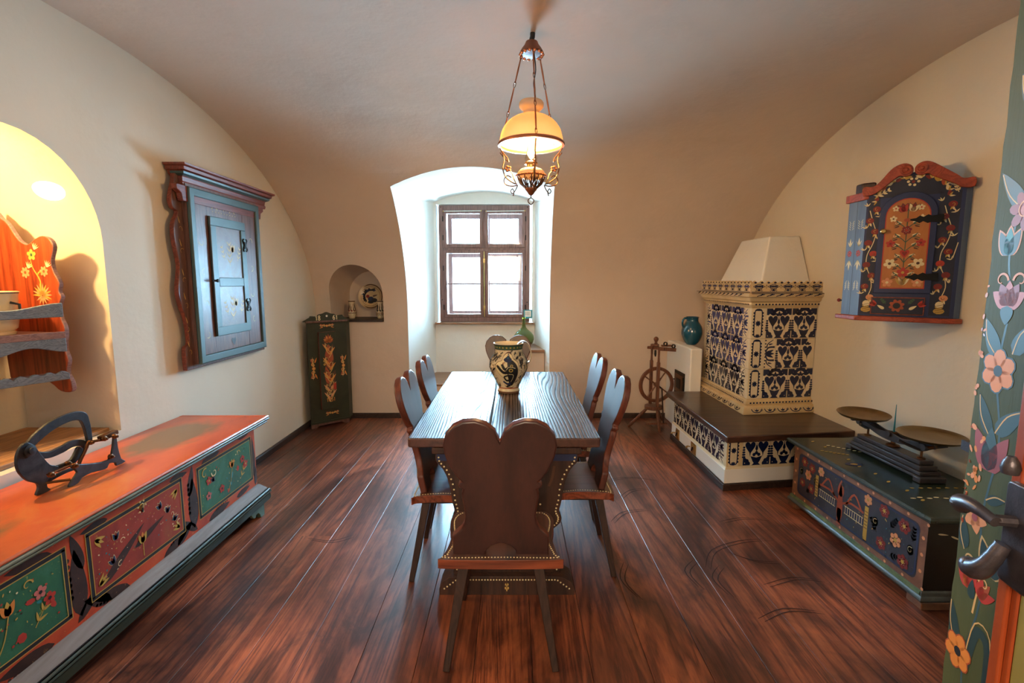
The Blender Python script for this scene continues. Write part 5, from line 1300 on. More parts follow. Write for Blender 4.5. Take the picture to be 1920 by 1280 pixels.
t = thing('turquoise_jug', 'round turquoise glazed jug with a handle on the white block beside the stove', 'jug', (1.797, 4.93, .866))
c = (1.797, 4.93, .867)
b = B(); b.lathe([(v.x, v.z) for v in spline([(.045, 0, 0), (.052, 0, .006), (.075, 0, .035), (.098, 0, .09), (.102, 0, .135), (.090, 0, .185), (.066, 0, .222), (.058, 0, .24), (.060, 0, .268), (.066, 0, .275), (.060, 0, .275), (.052, 0, .25), (.05, 0, .22)], 3)], TEALG, c, 40); b.build('body', t, ang=60)
b = B(); b.tube([tuple(Vector(c) + v) for v in spline([(-.055, -.01, .262), (-.085, -.02, .262), (-.105, -.025, .235), (-.104, -.025, .195), (-.092, -.02, .175)], 5)], .010, TEALG, 8); b.build('handle', t)

# ------------------------------------------------------------------ spinning wheel
t = thing('spinning_wheel', 'small upright wooden spinning wheel on three splayed legs, beside the stove bench', 'spinning wheel', (1.455, 4.9, 0))
HX, HY, HZ = 1.452, 4.90, .462
b = B(); ax = Vector((.12, -1, 0)).normalized()
rim = [(.150, -.014), (.178, -.014), (.182, -.008), (.178, -.004), (.178, .004), (.182, .008), (.178, .014), (.150, .014), (.150, -.014)]
b.lathe(rim, WHEELW, (HX, HY, HZ), 48, axis=ax); b.build('wheel_rim', t, ang=40)
Rm = Vector((0, 0, 1)).rotation_difference(ax).to_matrix(); W3 = lambda r, a, h=0: Vector((HX, HY, HZ)) + Rm @ Vector((r * cos(a), r * sin(a), h))
for k in range(4):
    a = PI / 4 + k * PI / 2 + .28; b = B(); b.tube([W3(.015, a), W3(.06, a), W3(.10, a), W3(.155, a)], [.007, .009, .006, .008], WHEELW, 8); b.build('spoke', t)
b = B(); b.lathe([(.012, -.03), (.022, -.022), (.022, .022), (.012, .03)], WHEELW, (HX, HY, HZ), 16, axis=ax); b.tube([W3(0, 0, -.06), W3(0, 0, .07)], .006, BLKIRON); b.tube([W3(0, 0, .07), W3(.03, -.6, .07), W3(.03, -.6, .085)], .005, BLKIRON); b.build('hub', t)
for dy, dz, n_ in ((-.065, 0, 'front'), (.075, 0, 'rear')):
    b = B(); x = HX - .005 + (.0 if dy < 0 else -.03); y = HY + dy
    b.bar((x, y, .25), (x, y, .70), .030, .030, WHEELW, (0, 1, 0)); b.tube([(x, y, .69), (x, y, .75), (x, y, .835)], [.013, .010, .012], WHEELW, 10); b.build('upright', t, bevel=.004)
b = B(); b.lathe([(.085, 0), (.09, .006), (.09, .030), (.085, .036)], WHEELW, (HX - .02, HY, .215), 32); b.build('table', t)
for i, (ex, ey) in enumerate(((1.20, 4.98), (1.47, 4.80), (1.60, 5.08))):
    b = B(); p0 = Vector((HX - .02, HY, .218)) + (Vector((ex, ey, 0)) - Vector((HX - .02, HY, 0))).normalized() * .06; p1 = Vector((ex, ey, 0.004))
    b.tube([p0, p0.lerp(p1, .3), p0.lerp(p1, .6), p0.lerp(p1, .85), p1], [.013, .018, .014, .017, .010], WHEELW, 10); b.build('leg', t)
b = B(); b.prism([(1.34, 4.84), (1.56, 4.84), (1.55, 4.90), (1.50, 4.96), (1.39, 4.96)], XY, .065, .083, WHEELW); b.build('treadle', t, bevel=.003)
b = B(); b.bar(W3(.03, -.6, .085), (1.52, 4.845, .08), .012, .016, LEGW, (0, 1, 0)); b.build('footman', t, bevel=.002)
b = B(); b.bar((1.375, 4.86, .845), (1.47, 4.86 + .09, .845), .03, .028, WHEELW); b.bar((1.36, 4.92, .838), (1.49, 4.80, .838), .034, .026, WHEELW); b.box((1.415, 4.87, .868), (.075, .05, .02), WHEELW, -.5); b.build('cross_head', t, bevel=.003)
b = B(); b.bar((1.45, 4.835, .835), (1.61, 4.83, .825), .034, .034, WHEELW); b.box((1.52, 4.84, .865), (.10, .03, .018), WHEELW); b.build('side_arm', t, bevel=.003)
b = B(); b.lathe([(.012, .876), (.018, .885), (.011, .895), (.016, .905), (.024, .922), (.022, .938), (.010, .950), (.001, .952)], WHEELW, (1.425, 4.87, 0), 18); b.build('finial', t)
for x in (1.505, 1.585):
    b = B(); b.lathe([(.013, -.008), (.020, -.008), (.020, .008), (.013, .008), (.013, -.008)], BLKIRON, (x, 4.825, .885 if x < 1.55 else .862), 16, axis=(0.2, -1, 0)); b.build('leather_eye', t)
b = B(); b.tube([(1.42, 4.86, .82), (1.418, 4.855, .78), (1.418, 4.85, .755)], [.010, .012, .006], BLKIRON, 8); b.build('bobbin', t)

# ------------------------------------------------------------------ black painted chest on the right
t = thing('blanket_chest', 'black-green painted chest with flowers and a bridge motif on its front, against the right wall', 'chest', (2.13, 2.67, 0))
y0, y1 = 2.125, 3.19; BC_LINE = worn('dark_grey_moulding', [(.3, (.03, .03, .03)), (.6, (.09, .10, .09)), (.8, (.25, .27, .26))], .35, 9, 4, None, .3, .6, (1, .2, 1)); OVG = flat('oval_green', (.09, .13, .07))
b = B(); b.bb(1.885, 2.37, y0, y1, .07, .424, BC_SIDE); f = FL(1.885); p = Paint(b, f)
p.rect(-y1, -y0, .075, .42, BC_EDGE, 0); fld = rrect(-3.135, -2.165, .112, .385, .03, 3); p.poly(fld, BC_FRONT, 1); 
p.stroke([q for q in rrect(-3.125, -2.175, .122, .375, .03, 2)], .008, BLUEK, 2, n=1, closed=True)
rb = random.Random(8)
for k in range(10):
    for v in (.093, .402): p.disc(-3.16 + k * .115, v, .008, SALMON, 1, n=8)
for v in (.17, .25, .33):
    for u in (-3.163, -2.145): p.disc(u, v, .009, SALMON, 1, n=8)
def fl_(u, v, r, m): p.flower(u, v, r, m, YEL, 6, 2, dots=CREAM, a0=rb.random(), outline=BRNP)
for u, v, r, m in ((-3.07, .345, .032, WINE), (-2.99, .33, .033, WINE), (-3.025, .275, .033, SALMON), (-3.08, .205, .030, WINE), (-2.985, .20, .033, WINE), (-2.90, .345, .030, SALMON),
                   (-2.255, .33, .036, WINE), (-2.385, .345, .034, WINE), (-2.50, .35, .030, SALMON), (-2.30, .235, .036, SALMON), (-2.39, .17, .034, WINE), (-2.245, .155, .036, WINE)): fl_(u, v, r, m)
for u, v in ((-3.10, .275), (-2.95, .27), (-2.44, .26), (-2.21, .235)):
    p.disc(u, v, .020, OVG, 1, .026); p.curl(u, v, .018, 1, 1, .003, CREAM, 2, n=8)
for u, v, a in ((-3.04, .16, .5), (-3.05, .31, 2), (-2.34, .28, 1), (-2.30, .19, 2), (-2.2, .28, 1.5), (-2.43, .21, 2.2), (-2.95, .23, .6), (-2.33, .14, .3)): p.leafspray(u, v, a, .07, OVG, 4, .008, 1)
for u in (-2.935, -2.505): p.rect(u - .014, u + .014, .175 if u < -2.7 else .12, .31, YEL, 2); [p.rect(u - .012, u + .012, .19 + .018 * k, .194 + .018 * k, BRNP, 3) for k in range(6)]
p.petal(-2.715, .12, PI / 2, .23, .05, RUSTP, 2); p.petal(-2.715, .27, PI / 2, .1, .055, RUSTP, 2); p.rect(-2.735, -2.70, .105, .20, RUSTP, 2)
for s_ in (-1, 1):
    p.stroke([(-2.715 + s_ * .02, .24), (-2.715 + s_ * .09, .27), (-2.715 + s_ * .19, .265)], .012, RUSTP, 2); p.stroke([(-2.715 + s_ * .05, .245), (-2.715 + s_ * .11, .33), (-2.715 + s_ * .17, .27)], .012, RUSTP, 2)
    p.rect(-2.715 + s_ * .115 - .075, -2.715 + s_ * .115 + .075, .195, .235, BLUEK, 2)
    for k in range(8): p.rect(-2.715 + s_ * (.048 + .019 * k) - .002, -2.715 + s_ * (.048 + .019 * k) + .002, .197, .233, CREAM, 3)
    p.rect(-2.715 + s_ * .115 - .075, -2.715 + s_ * .115 + .075, .234, .238, CREAM, 3); p.rect(-2.715 + s_ * .115 - .075, -2.715 + s_ * .115 + .075, .192, .196, CREAM, 3)
p.disc(-2.70, .35, .013, BLK, 3); p.disc(-2.58, .215, .006, BLK, 3)
p.daub(-3.1, -2.2, .12, .37, 60, (GRN, TEAL, YEL, BLUEK), .006, rb, 2)
pn = Paint(b, FY(y0)); pn.petal(1.93, .36, -.1, .05, .008, CREAM); pn.petal(1.99, .35, -.4, .06, .008, CREAM)
b.build('body', t)
b = B(); b.bb(1.87, 2.385, 2.105, 3.238, .427, .450, BC_TOP); b.sweep([(2.385, 3.238, 0), (1.875, 3.238, 0), (1.875, 2.105, 0), (2.385, 2.105, 0)], [(0, .424), (.010, .424), (.016, .430), (.016, .440), (.008, .449), (0, .4505)], BC_TOP)
p = Paint(b, Frame((0, 0, .4505), (1, 0, 0), (0, 1, 0)))
for k in range(9): p.disc(1.98 + .012 * (k % 2), 3.16 - .11 * k, .016, YEL, 0, .007, rot=.6)
for k in range(7):
    p.disc(2.03 + .02 * k, 3.08 - .02 * k, .012, CREAM, 0, .006); p.disc(1.93 + .018 * k, 2.98 - .012 * k, .012, YEL, 0, .006); p.disc(1.95 + .04 * k, 2.30 + .01 * (k % 2), .014, CREAM, 0, .006); p.disc(2.04 + .045 * k, 2.42, .012, YEL, 0, .006)
p.disc(1.97, 2.75, .05, BLUEK, 0, .03); p.disc(1.97, 2.75, .022, YEL, 1, .012); p.disc(2.31, 2.3, .02, YEL, 0, .01); p.disc(2.32, 2.42, .02, CREAM, 0, .01)
b.build('lid', t)
b = B(); b.sweep([(2.37, y1, 0), (1.885, y1, 0), (1.885, y0, 0), (2.37, y0, 0)], [(0, .038), (.016, .038), (.020, .046), (.018, .054), (.010, .062), (.008, .078), (.002, .084), (0, .084)], BC_LINE)
b.sweep([(1.885, y1, 0), (1.885, y0, 0)], [(.007, .064), (.013, .066), (.010, .080), (.003, .083)], BC_GRN); b.build('base_moulding', t)
for yy in (y0 - .02, y1 - .07):
    b = B(); b.bb(1.874, 2.36, yy, yy + .09, .0, .037, BC_EDGE); b.build('runner', t, bevel=.004)

# ------------------------------------------------------------------ shop scale with two brass pans
t = thing('balance_scale', 'old grey iron balance scale with two brass pans, standing on the black painted chest', 'scale', (2.19, 2.76, .451))
b = B(); steps = [(.070, .451, .475), (.056, .478, .500), (.048, .503, .530), (.038, .530, .56)]
q = lambda hw, z0_, z1_, ey: b.prism([(2.19 - hw, 2.47 + ey), (2.19 + hw, 2.47 + ey), (2.19 + hw, 3.05 - ey), (2.19 - hw, 3.05 - ey)], XY, z0_, z1_, GUN)
for k in ((2.47, 2.52), (3.0, 3.05)): b.bb(2.12, 2.26, k[0], k[1], .4515, .48, GUN)
q(.066, .468, .484, .006); q(.056, .484, .505, .02); q(.048, .505, .532, .035); q(.038, .532, .556, .05); b.build('base', t, bevel=.004)
for yy in (2.56, 2.96):
    b = B(); b.lathe([(.020, .556), (.020, .562), (.006, .566), (.006, .600), (.010, .604)], BRONZE, (2.19, yy, 0), 14); b.build('post', t)
    b = B(); s_ = 1 if yy < 2.7 else -1
    b.tube([tuple(v) for v in spline([(2.10, yy + .05 * s_, .640), (2.15, yy + .02 * s_, .615), (2.19, yy, .602), (2.23, yy - .02 * s_, .620), (2.28, yy - .05 * s_, .640)], 4)], .008, GUN, 6); b.build('pan_bracket', t)
b = B(); b.lathe([(.032, .556), (.036, .562), (.030, .568), (.012, .575), (.010, .60)], BRONZE, (2.19, 2.76, 0), 18); b.build('pivot_stand', t)
for dx in (-.022, .022):
    b = B(); f = FX(2.19 + dx); o = [(2.50, .628), (2.53, .645), (2.60, .640), (2.68, .628), (2.76, .640), (2.84, .628), (2.92, .640), (2.99, .645), (3.02, .628), (2.98, .615), (2.92, .612), (2.84, .595), (2.76, .590), (2.68, .595), (2.60, .612), (2.54, .615)]
    b.prism([(v.x, v.y) for v in spline([(a, c_, 0) for a, c_ in o], 3, True)], f, -.005, .005, GUN); b.build('beam', t, bevel=.002)
for yy in (2.515, 3.005, 2.76):
    b = B(); b.tube([(2.155, yy, .632), (2.225, yy, .632)], .008, BRONZE); b.lathe([(.018, -.005), (.018, .005)], GUN, (2.158, yy, .632), 12, axis=(1, 0, 0)); b.build('bearing', t)
for yy, px, pr_, tl in ((2.965, 2.155, .138, .05), (2.535, 2.21, .148, .035)):
    b = B(); b.bar((px - .07, yy, .655), (px + .07, yy, .655), .02, .012, GUN); b.bar((px, yy - .05, .655), (px, yy + .05, .655), .012, .012, GUN); b.build('pan_cross', t, bevel=.002)
    b = B(); axp = Vector((-.02, -tl, 1)).normalized(); b.lathe([(.001, 0), (pr_ * .7, .002), (pr_ * .93, .012), (pr_, .024), (pr_ + .002, .027), (pr_ - .002, .027), (pr_ * .92, .016), (pr_ * .7, .006), (.001, .004)], PANM, (px, yy, .668), 48, axis=axp); b.build('pan', t, ang=50)
b = B(); b.bar((2.19, 2.76, .60), (2.19, 2.76, .80), .010, .006, TEAL, (0, 1, 0), .002, .002); b.build('pointer', t)

# ------------------------------------------------------------------ blue corner cabinet hanging on the right wall
t = thing('hanging_cabinet', 'dark blue floral wall cabinet with arched orange door and red scrolled crest', 'cabinet', (2.2, 2.9, 1.27))
E_, D_, C_ = Vector((2.036, 3.07, 0)), Vector((2.036, 2.92, 0)), Vector((2.362, 2.652, 0)); Wf = (C_ - D_).length
b = B(); b.prism([(2.036, 3.07), (2.036, 2.92), (2.362, 2.652), (2.398, 2.656), (2.398, 3.07)], XY, 1.298, 1.985, BLUEW)
f = Frame(D_, C_ - D_, (0, 0, 1)); p = Paint(b, f)
b.prism([(0, 1.298), (Wf, 1.298), (Wf, 1.98), (Wf - .06, 2.0), (Wf * .6, 2.085), (Wf * .4, 2.085), (.06, 2.0), (0, 1.98)], f, -.02, .004, NAVY); p.h = .0046 / 1
class P2(Paint):
    pass
p = Paint(b, Frame(f(0, 0, .004), C_ - D_, (0, 0, 1)))
for a, c_ in ((.010, .062), (.318, .405)): p.rect(a, c_, 1.31, 1.97, NAVYD, 0)
p.poly([(.06, 1.96), (.32, 1.96), (.38, 1.985), (.26, 2.07), (.16, 2.07), (.03, 1.985)], NAVYD, 0)
rn = random.Random(21)
for x0_, s_ in ((.036, 1), (.36, 1)):
    p.stroke([(x0_ + .018 * sin(k * 1.35), 1.40 + .062 * k) for k in range(9)], .004, CREAM, 1)
    for k in range(9):
        z = 1.405 + .062 * k; x = x0_ + .014 * (-1) ** k
        m = rn.choice((WINE, WINE, REDP)) if k > 0 else SALMON
        p.disc(x, z, .019, m, 2, .017); p.petal(x, z - .012, -PI / 2 + .4, .022, .010, CREAM, 2); p.petal(x, z - .012, -PI / 2 - .5, .020, .009, YEL, 2)
        for da in (.4, 1.3, 2.2): p.petal(x0_ + .03 * (-1) ** (k + 1), z + .02, da + rn.random(), .022, .006, CREAM, 2)
        p.curl(x, z, .010, rn.uniform(0, 6), .7, .003, rn.choice((YEL, BRNP)), 4, n=6)
    p.disc(x0_, 1.37, .018, CREAM, 3, .018); p.disc(x0_, 1.335, .024, YEL, 2, .016); p.disc(x0_, 1.36, .018, YEL, 2, .014)
    for k in range(4): p.stroke([(x0_ - .018, 1.325 + .012 * k), (x0_ + .018, 1.335 + .012 * k)], .002, BRNP, 4, n=1)
for k in range(13):
    a = PI * k / 12; x, z = Wf / 2 - .01 + .155 * cos(a), 1.945 + .115 * sin(a); m = (WINE, CREAM, RUSTP, YEL)[k % 4]
    if k == 6:
        for q_ in range(6): p.disc(x + .022 * cos(q_), 2.035 + .018 * sin(q_), .007, CREAM, 3)
        p.disc(x, 2.035, .008, WINE, 3)
    else:
        p.petal(x, z, a + PI / 2 * (1 if k < 6 else -1), .035, .018, m, 2); p.petal(x, z, a, .025, .008, CREAM, 2); p.petal(x, z, a + 1, .025, .008, YEL, 3)
p.leafspray(.04, 1.97, .5, .07, CREAM, 3, .008, 3); p.leafspray(Wf - .03, 1.96, 1.9, .05, CREAM, 3, .008, 3)
def side_orn(pp, u):
    pp.flower(u, 1.66, .020, REDP, WINE, 6, 0, dots=CREAM); pp.petal(u, 1.70, PI / 2, .05, .016, CREAM); pp.petal(u, 1.62, -PI / 2, .06, .018, CREAM)
    for s_ in (1, -1):
        pp.petal(u, 1.70, PI / 2 + s_ * .6, .04, .008, CREAM); pp.petal(u, 1.62, -PI / 2 + s_ * .6, .045, .009, CREAM)
        for k in range(4): pp.stroke([(u + s_ * .006, 1.80 + .012 * k), (u + s_ * .02, 1.81 + .014 * k)], .003, CREAM, n=1); pp.stroke([(u + s_ * .006, 1.50 - .012 * k), (u + s_ * .02, 1.48 - .012 * k)], .003, CREAM, n=1)
ps = Paint(b, Frame(E_, D_ - E_, (0, 0, 1))); side_orn(ps, .037); side_orn(ps, .112); ps.rect(.074, .077, 1.30, 1.98, BLK)
pq = Paint(b, f); p.stroke([(.395, 1.62), (.41, 1.70)], .004, CREAM, 2, n=1)
b.build('body', t)
b = B(); ms = .095; me = .288; mc = (ms + me) / 2; mw = (me - ms) / 2
arch = lambda hw, zb, zs: [(mc - hw, zb), (mc + hw, zb)] + [(mc + hw * cos(PI * k / 14), zs + hw * .95 * sin(PI * k / 14)) for k in range(15)]
b.prism(arch(mw + .030, 1.430, 1.862), f, .004, .018, NAVY); f3 = Frame(f(0, 0, .018), C_ - D_, (0, 0, 1)); p = Paint(b, f3)
p.poly(arch(mw + .002, 1.455, 1.855), REDP, 0); p.poly(arch(mw - .003, 1.460, 1.855), ORDOOR, 1)
def mir(fn):
    for s_ in (1, -1): fn(s_)
p.stroke([(mc, 1.50), (mc, 1.60), (mc, 1.72), (mc, 1.90)], .004, GRN, 2)
p.heart(mc, 1.65, .022, REDP, 3, 1.2); p.heart(mc, 1.65, .012, WINE, 4, 1.2); p.flower(mc, 1.775, .024, WINE, REDP, 6, 2, dots=CREAM); p.disc(mc, 1.83, .016, RUSTP, 3, .010)
p.flower(mc, 1.545, .028, REDP, YEL, 5, 2); 
for k in range(5): p.petal(mc, 1.475, PI / 2 + (k - 2) * .35, .05, .018, (CREAM, YEL, SALMON)[k % 3], 2)
mir(lambda s_: p.flower(mc + s_ * .062, 1.595, .028, CREAM, BRNP, 5, 3, a0=PI / 2 - s_ * .6)); mir(lambda s_: p.flower(mc + s_ * .066, 1.49, .026, SALMON, CREAM, 5, 3)); mir(lambda s_: p.flower(mc + s_ * .066, 1.705, .022, REDP, WINE, 5, 3))
mir(lambda s_: p.flower(mc + s_ * .062, 1.84, .017, CREAM, BRNP, 5, 3)); mir(lambda s_: p.tulip(mc + s_ * .018, 1.875, PI / 2 + s_ * -.2, .045, REDP if s_ < 0 else CREAM, WINE, 3, BRNP)); mir(lambda s_: p.flower(mc + s_ * .055, 1.895, .016, CREAM, REDP, 5, 3))
for z, r in ((1.52, .05), (1.57, .045), (1.68, .06), (1.73, .06), (1.80, .055), (1.62, .045)):
    mir(lambda s_: p.stroke([(mc, z - .02), (mc + s_ * r * .5, z + .008), (mc + s_ * r, z)], .004, GRN, 2)); mir(lambda s_: p.petal(mc + s_ * r * .5, z + .01, PI / 2 - s_ * .8, .03, .010, GRN, 3)); mir(lambda s_: p.petal(mc + s_ * r * .6, z, -s_ * .4 + (0 if s_ > 0 else PI), .026, .008, BRNP, 3)); mir(lambda s_: p.petal(mc + s_ * r * .4, z + .016, PI / 2 - s_ * 1.1, .024, .006, CREAM, 4)); mir(lambda s_: p.curl(mc + s_ * r * .85, z + .018, .009, 0, .8 * s_, .003, CREAM, 4, n=6))
d = b.build('door', t, bevel=.003)
for z in (1.52, 1.83):
    b = B(); o = [(me + .055, z - .022), (me + .055, z + .022), (me + .005, z + .016), (me - .01, z + .024), (me - .03, z + .012), (me - .045, z + .020), (me - .06, z + .008), (me - .085, z + .004), (me - .085, z - .004), (me - .06, z - .010), (me - .045, z - .020), (me - .03, z - .010), (me - .01, z - .022), (me + .005, z - .016)]
    b.prism(o, f3, .001, .005, BLKIRON); b.build('strap_hinge', d, bevel=.001)
b = B(); b.lathe([(.006, 0), (.006, .008), (.013, .014), (.015, .02), (.010, .026), (.001, .028)], BRASS, f3(ms - .005, 1.775, .0), 16, axis=f.N); b.build('knob', d)
b = B(); b.prism([(.058, 1.308), (.300, 1.308), (.300, 1.408), (.058, 1.408)], f, .004, .010, CB_RED); b.prism([(.064, 1.314), (.294, 1.314), (.294, 1.402), (.064, 1.402)], f, .008, .013, NAVYD)
p = Paint(b, Frame(f(0, 0, .013), C_ - D_, (0, 0, 1)))
p.flower(.178, 1.36, .036, RUSTP, BLK, 8, 1); p.disc(.178, 1.36, .017, BLK, 4); mir(lambda s_: p.tulip(.178 + s_ * .095, 1.362, PI / 2 - s_ * 1.0, .034, REDP, WINE, 1)); mir(lambda s_: p.petal(.178 + s_ * .055, 1.34, PI / 2 - s_ * 1.0, .04, .016, CREAM, 2)); mir(lambda s_: p.leafspray(.178 + s_ * .05, 1.37, PI / 2 - s_ * .7, .035, GRN, 3, .008, 1))
b.build('drawer', t, bevel=.002)
# crest: two scrolls swept along the top
b = B(); hc = Wf / 2 - .012
def crest(s_, x_end, xc):
    up = [(x_end, 1.984), (x_end - s_ * .035 * -1, 1.986), (xc + s_ * .115, 2.03), (xc + s_ * .075, 2.08), (xc + s_ * .03, 2.088), (xc + s_ * .012, 2.083)]
    o = [(x_end, 2.026), (x_end, 1.982), (x_end - s_ * .045, 1.982), (x_end - s_ * .085, 2.008), (xc + s_ * .085, 2.052), (xc + s_ * .06, 2.070), (xc + s_ * .035, 2.064), (xc + s_ * .012, 2.072), (xc + s_ * .002, 2.095), (xc + s_ * .010, 2.118), (xc + s_ * .035, 2.133), (xc + s_ * .065, 2.130), (xc + s_ * .10, 2.108), (x_end - s_ * .075, 2.050), (x_end - s_ * .045, 2.026)]
    b.prism([(v.x, v.y) for v in spline([(x, y, 0) for x, y in o], 3, True)], f, -.01, .030, REDC)
    q_ = Paint(b, Frame(f(0, 0, .030), C_ - D_, (0, 0, 1)), .0008); 
    b.lathe([(.026, -.002), (.026, .006), (.018, .008), (.016, .004), (.010, .004), (.008, .010), (.001, .011)], REDC, f(xc + s_ * .033, 2.098, .031), 20, axis=f.N); q_.disc(xc + s_ * .033, 2.098, .001, REDP)
crest(1, Wf + .028, hc); crest(-1, -.02, hc)
b.build('crest', t, bevel=.004)
b = B(); b.prism([(2.022, 3.085), (2.022, 2.925), (2.036, 2.912), (2.10, 2.912), (2.10, 3.085)], XY, 1.960, 2.005, REDC); b.build('cornice', t, bevel=.004)
b = B(); b.prism([(2.33, 2.66), (2.37, 2.64), (2.398, 2.64), (2.398, 2.68), (2.35, 2.69)], XY, 1.984, 2.024, REDC); b.build('cornice', t, bevel=.004)
b = B(); b.prism([(2.05, 3.05), (2.05, 2.99), (2.10, 2.94), (2.12, 3.05)], XY, 2.006, 2.065, LEGW); b.build('corner_block', t, bevel=.01)
b = B(); b.prism([(2.012, 3.09), (2.012, 2.912), (2.352, 2.630), (2.398, 2.632), (2.398, 3.09)], XY, 1.270, 1.297, REDC); b.build('bottom_board', t, bevel=.005)
b = B(); b.tube([(2.05, 3.071, 1.38), (2.045, 3.10, 1.38)], .005, BLKIRON); b.ball((2.043, 3.108, 1.38), .011, WINE); b.build('side_knob', t)

# ------------------------------------------------------------------ corner shelf with a painted pot in the lit niche
t = thing('hanging_shelf', 'carved red-brown wall shelf with scalloped blue-grey rails, hanging in the lit left niche', 'shelf', (-2.5, 2.4, .96))
PA, PB = Vector((-2.575, 2.500, 0)), Vector((-2.200, 2.425, 0)); f = Frame(PA, PB - PA, (0, 0, 1)); W_ = (PB - PA).length
o = [(0, 1.10), (.02, .98), (.05, .965), (.08, 1.0), (.16, 1.02), (.26, .99), (.32, .95), (W_ + .005, .952), (W_ + .008, 1.0), (W_ - .012, 1.05), (W_ + .004, 1.11), (W_ - .01, 1.17), (W_ + .004, 1.26), (W_ - .015, 1.32), (W_ - .02, 1.37), (W_ + .002, 1.42), (W_ - .01, 1.45), (W_ + .0, 1.49), (W_ - .03, 1.55), (W_ - .035, 1.60), (W_ - .012, 1.66), (W_ - .03, 1.70), (W_ - .075, 1.715), (W_ - .12, 1.70), (W_ - .17, 1.675), (W_ - .22, 1.70), (W_ - .27, 1.77), (W_ - .31, 1.80), (0, 1.80)]
b = B(); b.prism([(v.x, v.y) for v in spline([(x, y, 0) for x, y in o], 3, True)], f, -.022, 0, REDWOOD, LILAC)
p = Paint(b, f); u = .235
p.flower(u, 1.625, .028, YEL, GRN, 5, 0, outline=BRNP); p.flower(u - .05, 1.54, .028, SALMON, RUSTP, 7, 0); p.flower(u + .065, 1.545, .026, SALMON, RUSTP, 7, 0)
p.stroke([(u + .03, 1.44), (u + .035, 1.50), (u, 1.56), (u - .01, 1.60)], .010, YEL, 0, .004); p.curl(u - .02, 1.565, .018, 0, .6, .008, YEL, 1); p.curl(u + .045, 1.53, .018, PI, -.6, .008, YEL, 1)
for k in range(11): p.petal(u + .04, 1.43, PI * (k - 1) / 9, .06, .012, SALMON if k % 2 else YEL, 1)
for k in range(5): p.petal(u + .04, 1.425, -PI * (k + 1) / 6, .045, .010, SALMON, 1)
for sx_, zz in ((-.05, 1.54), (.065, 1.545), (0, 1.63)):
    for k in range(5): p.petal(u + sx_ + .02, zz + .02, .4 + .35 * k, .035, .005, CREAM, 2)
b.build('side_panel', t, bevel=.004)
b = B(); b.prism([(1.62, 1.22), (2.47, 1.22), (2.47, 1.80), (2.36, 1.78), (2.25, 1.70), (2.05, 1.72), (1.9, 1.80), (1.7, 1.74), (1.62, 1.6)], FX(-2.582), -.02, 0, REDWOOD); b.build('back_panel', t, bevel=.004)
RA, RB = Vector((-2.200, 2.420, 0)), Vector((-2.53, 1.64, 0)); fr = Frame(RB, RA - RB, (0, 0, 1)); RL = (RA - RB).length
for z in (1.250, 1.045):
    b = B(); b.prism([(-2.565, 2.485), (-2.215, 2.415), (-2.53, 1.66), (-2.575, 1.66)] if z > 1.1 else [(-2.30, 2.43), (-2.215, 2.415), (-2.53, 1.66), (-2.575, 1.66), (-2.575, 1.75)], XY, z - .018, z, LILAC); b.build('shelf_board', t, bevel=.002)
def wavy(z0_, z1_, amp, n, topw, name, m=BLUEP):
    b = B(); K = 60; up = []; lo = []
    for k in range(K + 1):
        s_ = k / K; wv_ = amp * (abs(sin(PI * n * s_)) if topw == 2 else .5 + .5 * cos(2 * PI * n * (1 - s_)))
        up.append((s_ * RL, z1_ + (wv_ if topw else 0))); lo.append((s_ * RL, z0_ - (0 if topw else wv_)))
    vs = []
    for (a, c_), (a2, c2) in zip(lo, up): vs += [fr(a, c_, 0), fr(a, c2, 0), fr(a, c2, .018), fr(a, c_, .018)]
    fs = [(i * 4 + j_, i * 4 + (j_ + 1) % 4, i * 4 + 4 + (j_ + 1) % 4, i * 4 + 4 + j_) for i in range(K) for j_ in range(4)] + [(3, 2, 1, 0), (K * 4, K * 4 + 1, K * 4 + 2, K * 4 + 3)]
    b.add(vs, fs, m); b.build(name, t, bevel=.003)
wavy(1.325, 1.365, .028, 2, 1, 'rail'); wavy(1.185, 1.222, .03, 3, 0, 'rail'); wavy(1.018, 1.045, .018, 16, 2, 'rail')
b = B(); b.bar(fr(0, 1.238, .012), fr(RL, 1.238, .012), .014, .032, LILAC); b.build('shelf_edge', t, bevel=.002)
t = thing('painted_pot', 'cream enamel pot with a dark red flower, on the shelf in the left niche', 'pot', (-2.40, 2.27, 1.25))
c = Vector((-2.40, 2.27, 1.2515)); b = B(); pr_ = [(.085, .0), (.088, .012), (.080, .016), (.095, .03), (.102, .07), (.104, .14), (.108, .19), (.114, .198), (.108, .2), (.098, .14), (.09, .03), (.001, .02)]
b.lathe(pr_, CREAMG, c, 36)
def pm(u, v, h=0):
    a = -.95 + u / .104; r = .1045 + h + max(0, (v - .14)) * .08 - max(0, .07 - v) * .1; return c + Vector((r * cos(a), r * sin(a), v))
p = Paint(b, pm, .0015, 3)
for a in range(5): p.petal(0, .13, a * 2 * PI / 5 + .3, .05, .045, (WINE, REDP)[a % 2], 0)
p.disc(0, .13, .012, BLK, 1); p.leafspray(.01, .05, PI / 2 + .4, .06, GRN, 3, .02, 0); p.leafspray(.01, .06, .5, .05, GRN, 3, .02, 0)
for k in range(16): p.rect(-.15 + .02 * k, -.13 + .02 * k, .19, .196, BLK, 0)
b.build('body', t, ang=50)
b = B(); b.tube([pm(.10, .15, .0), pm(.12, .14, .022), pm(.12, .09, .022), pm(.10, .08, 0)], .006, BLK); b.build('handle', t)
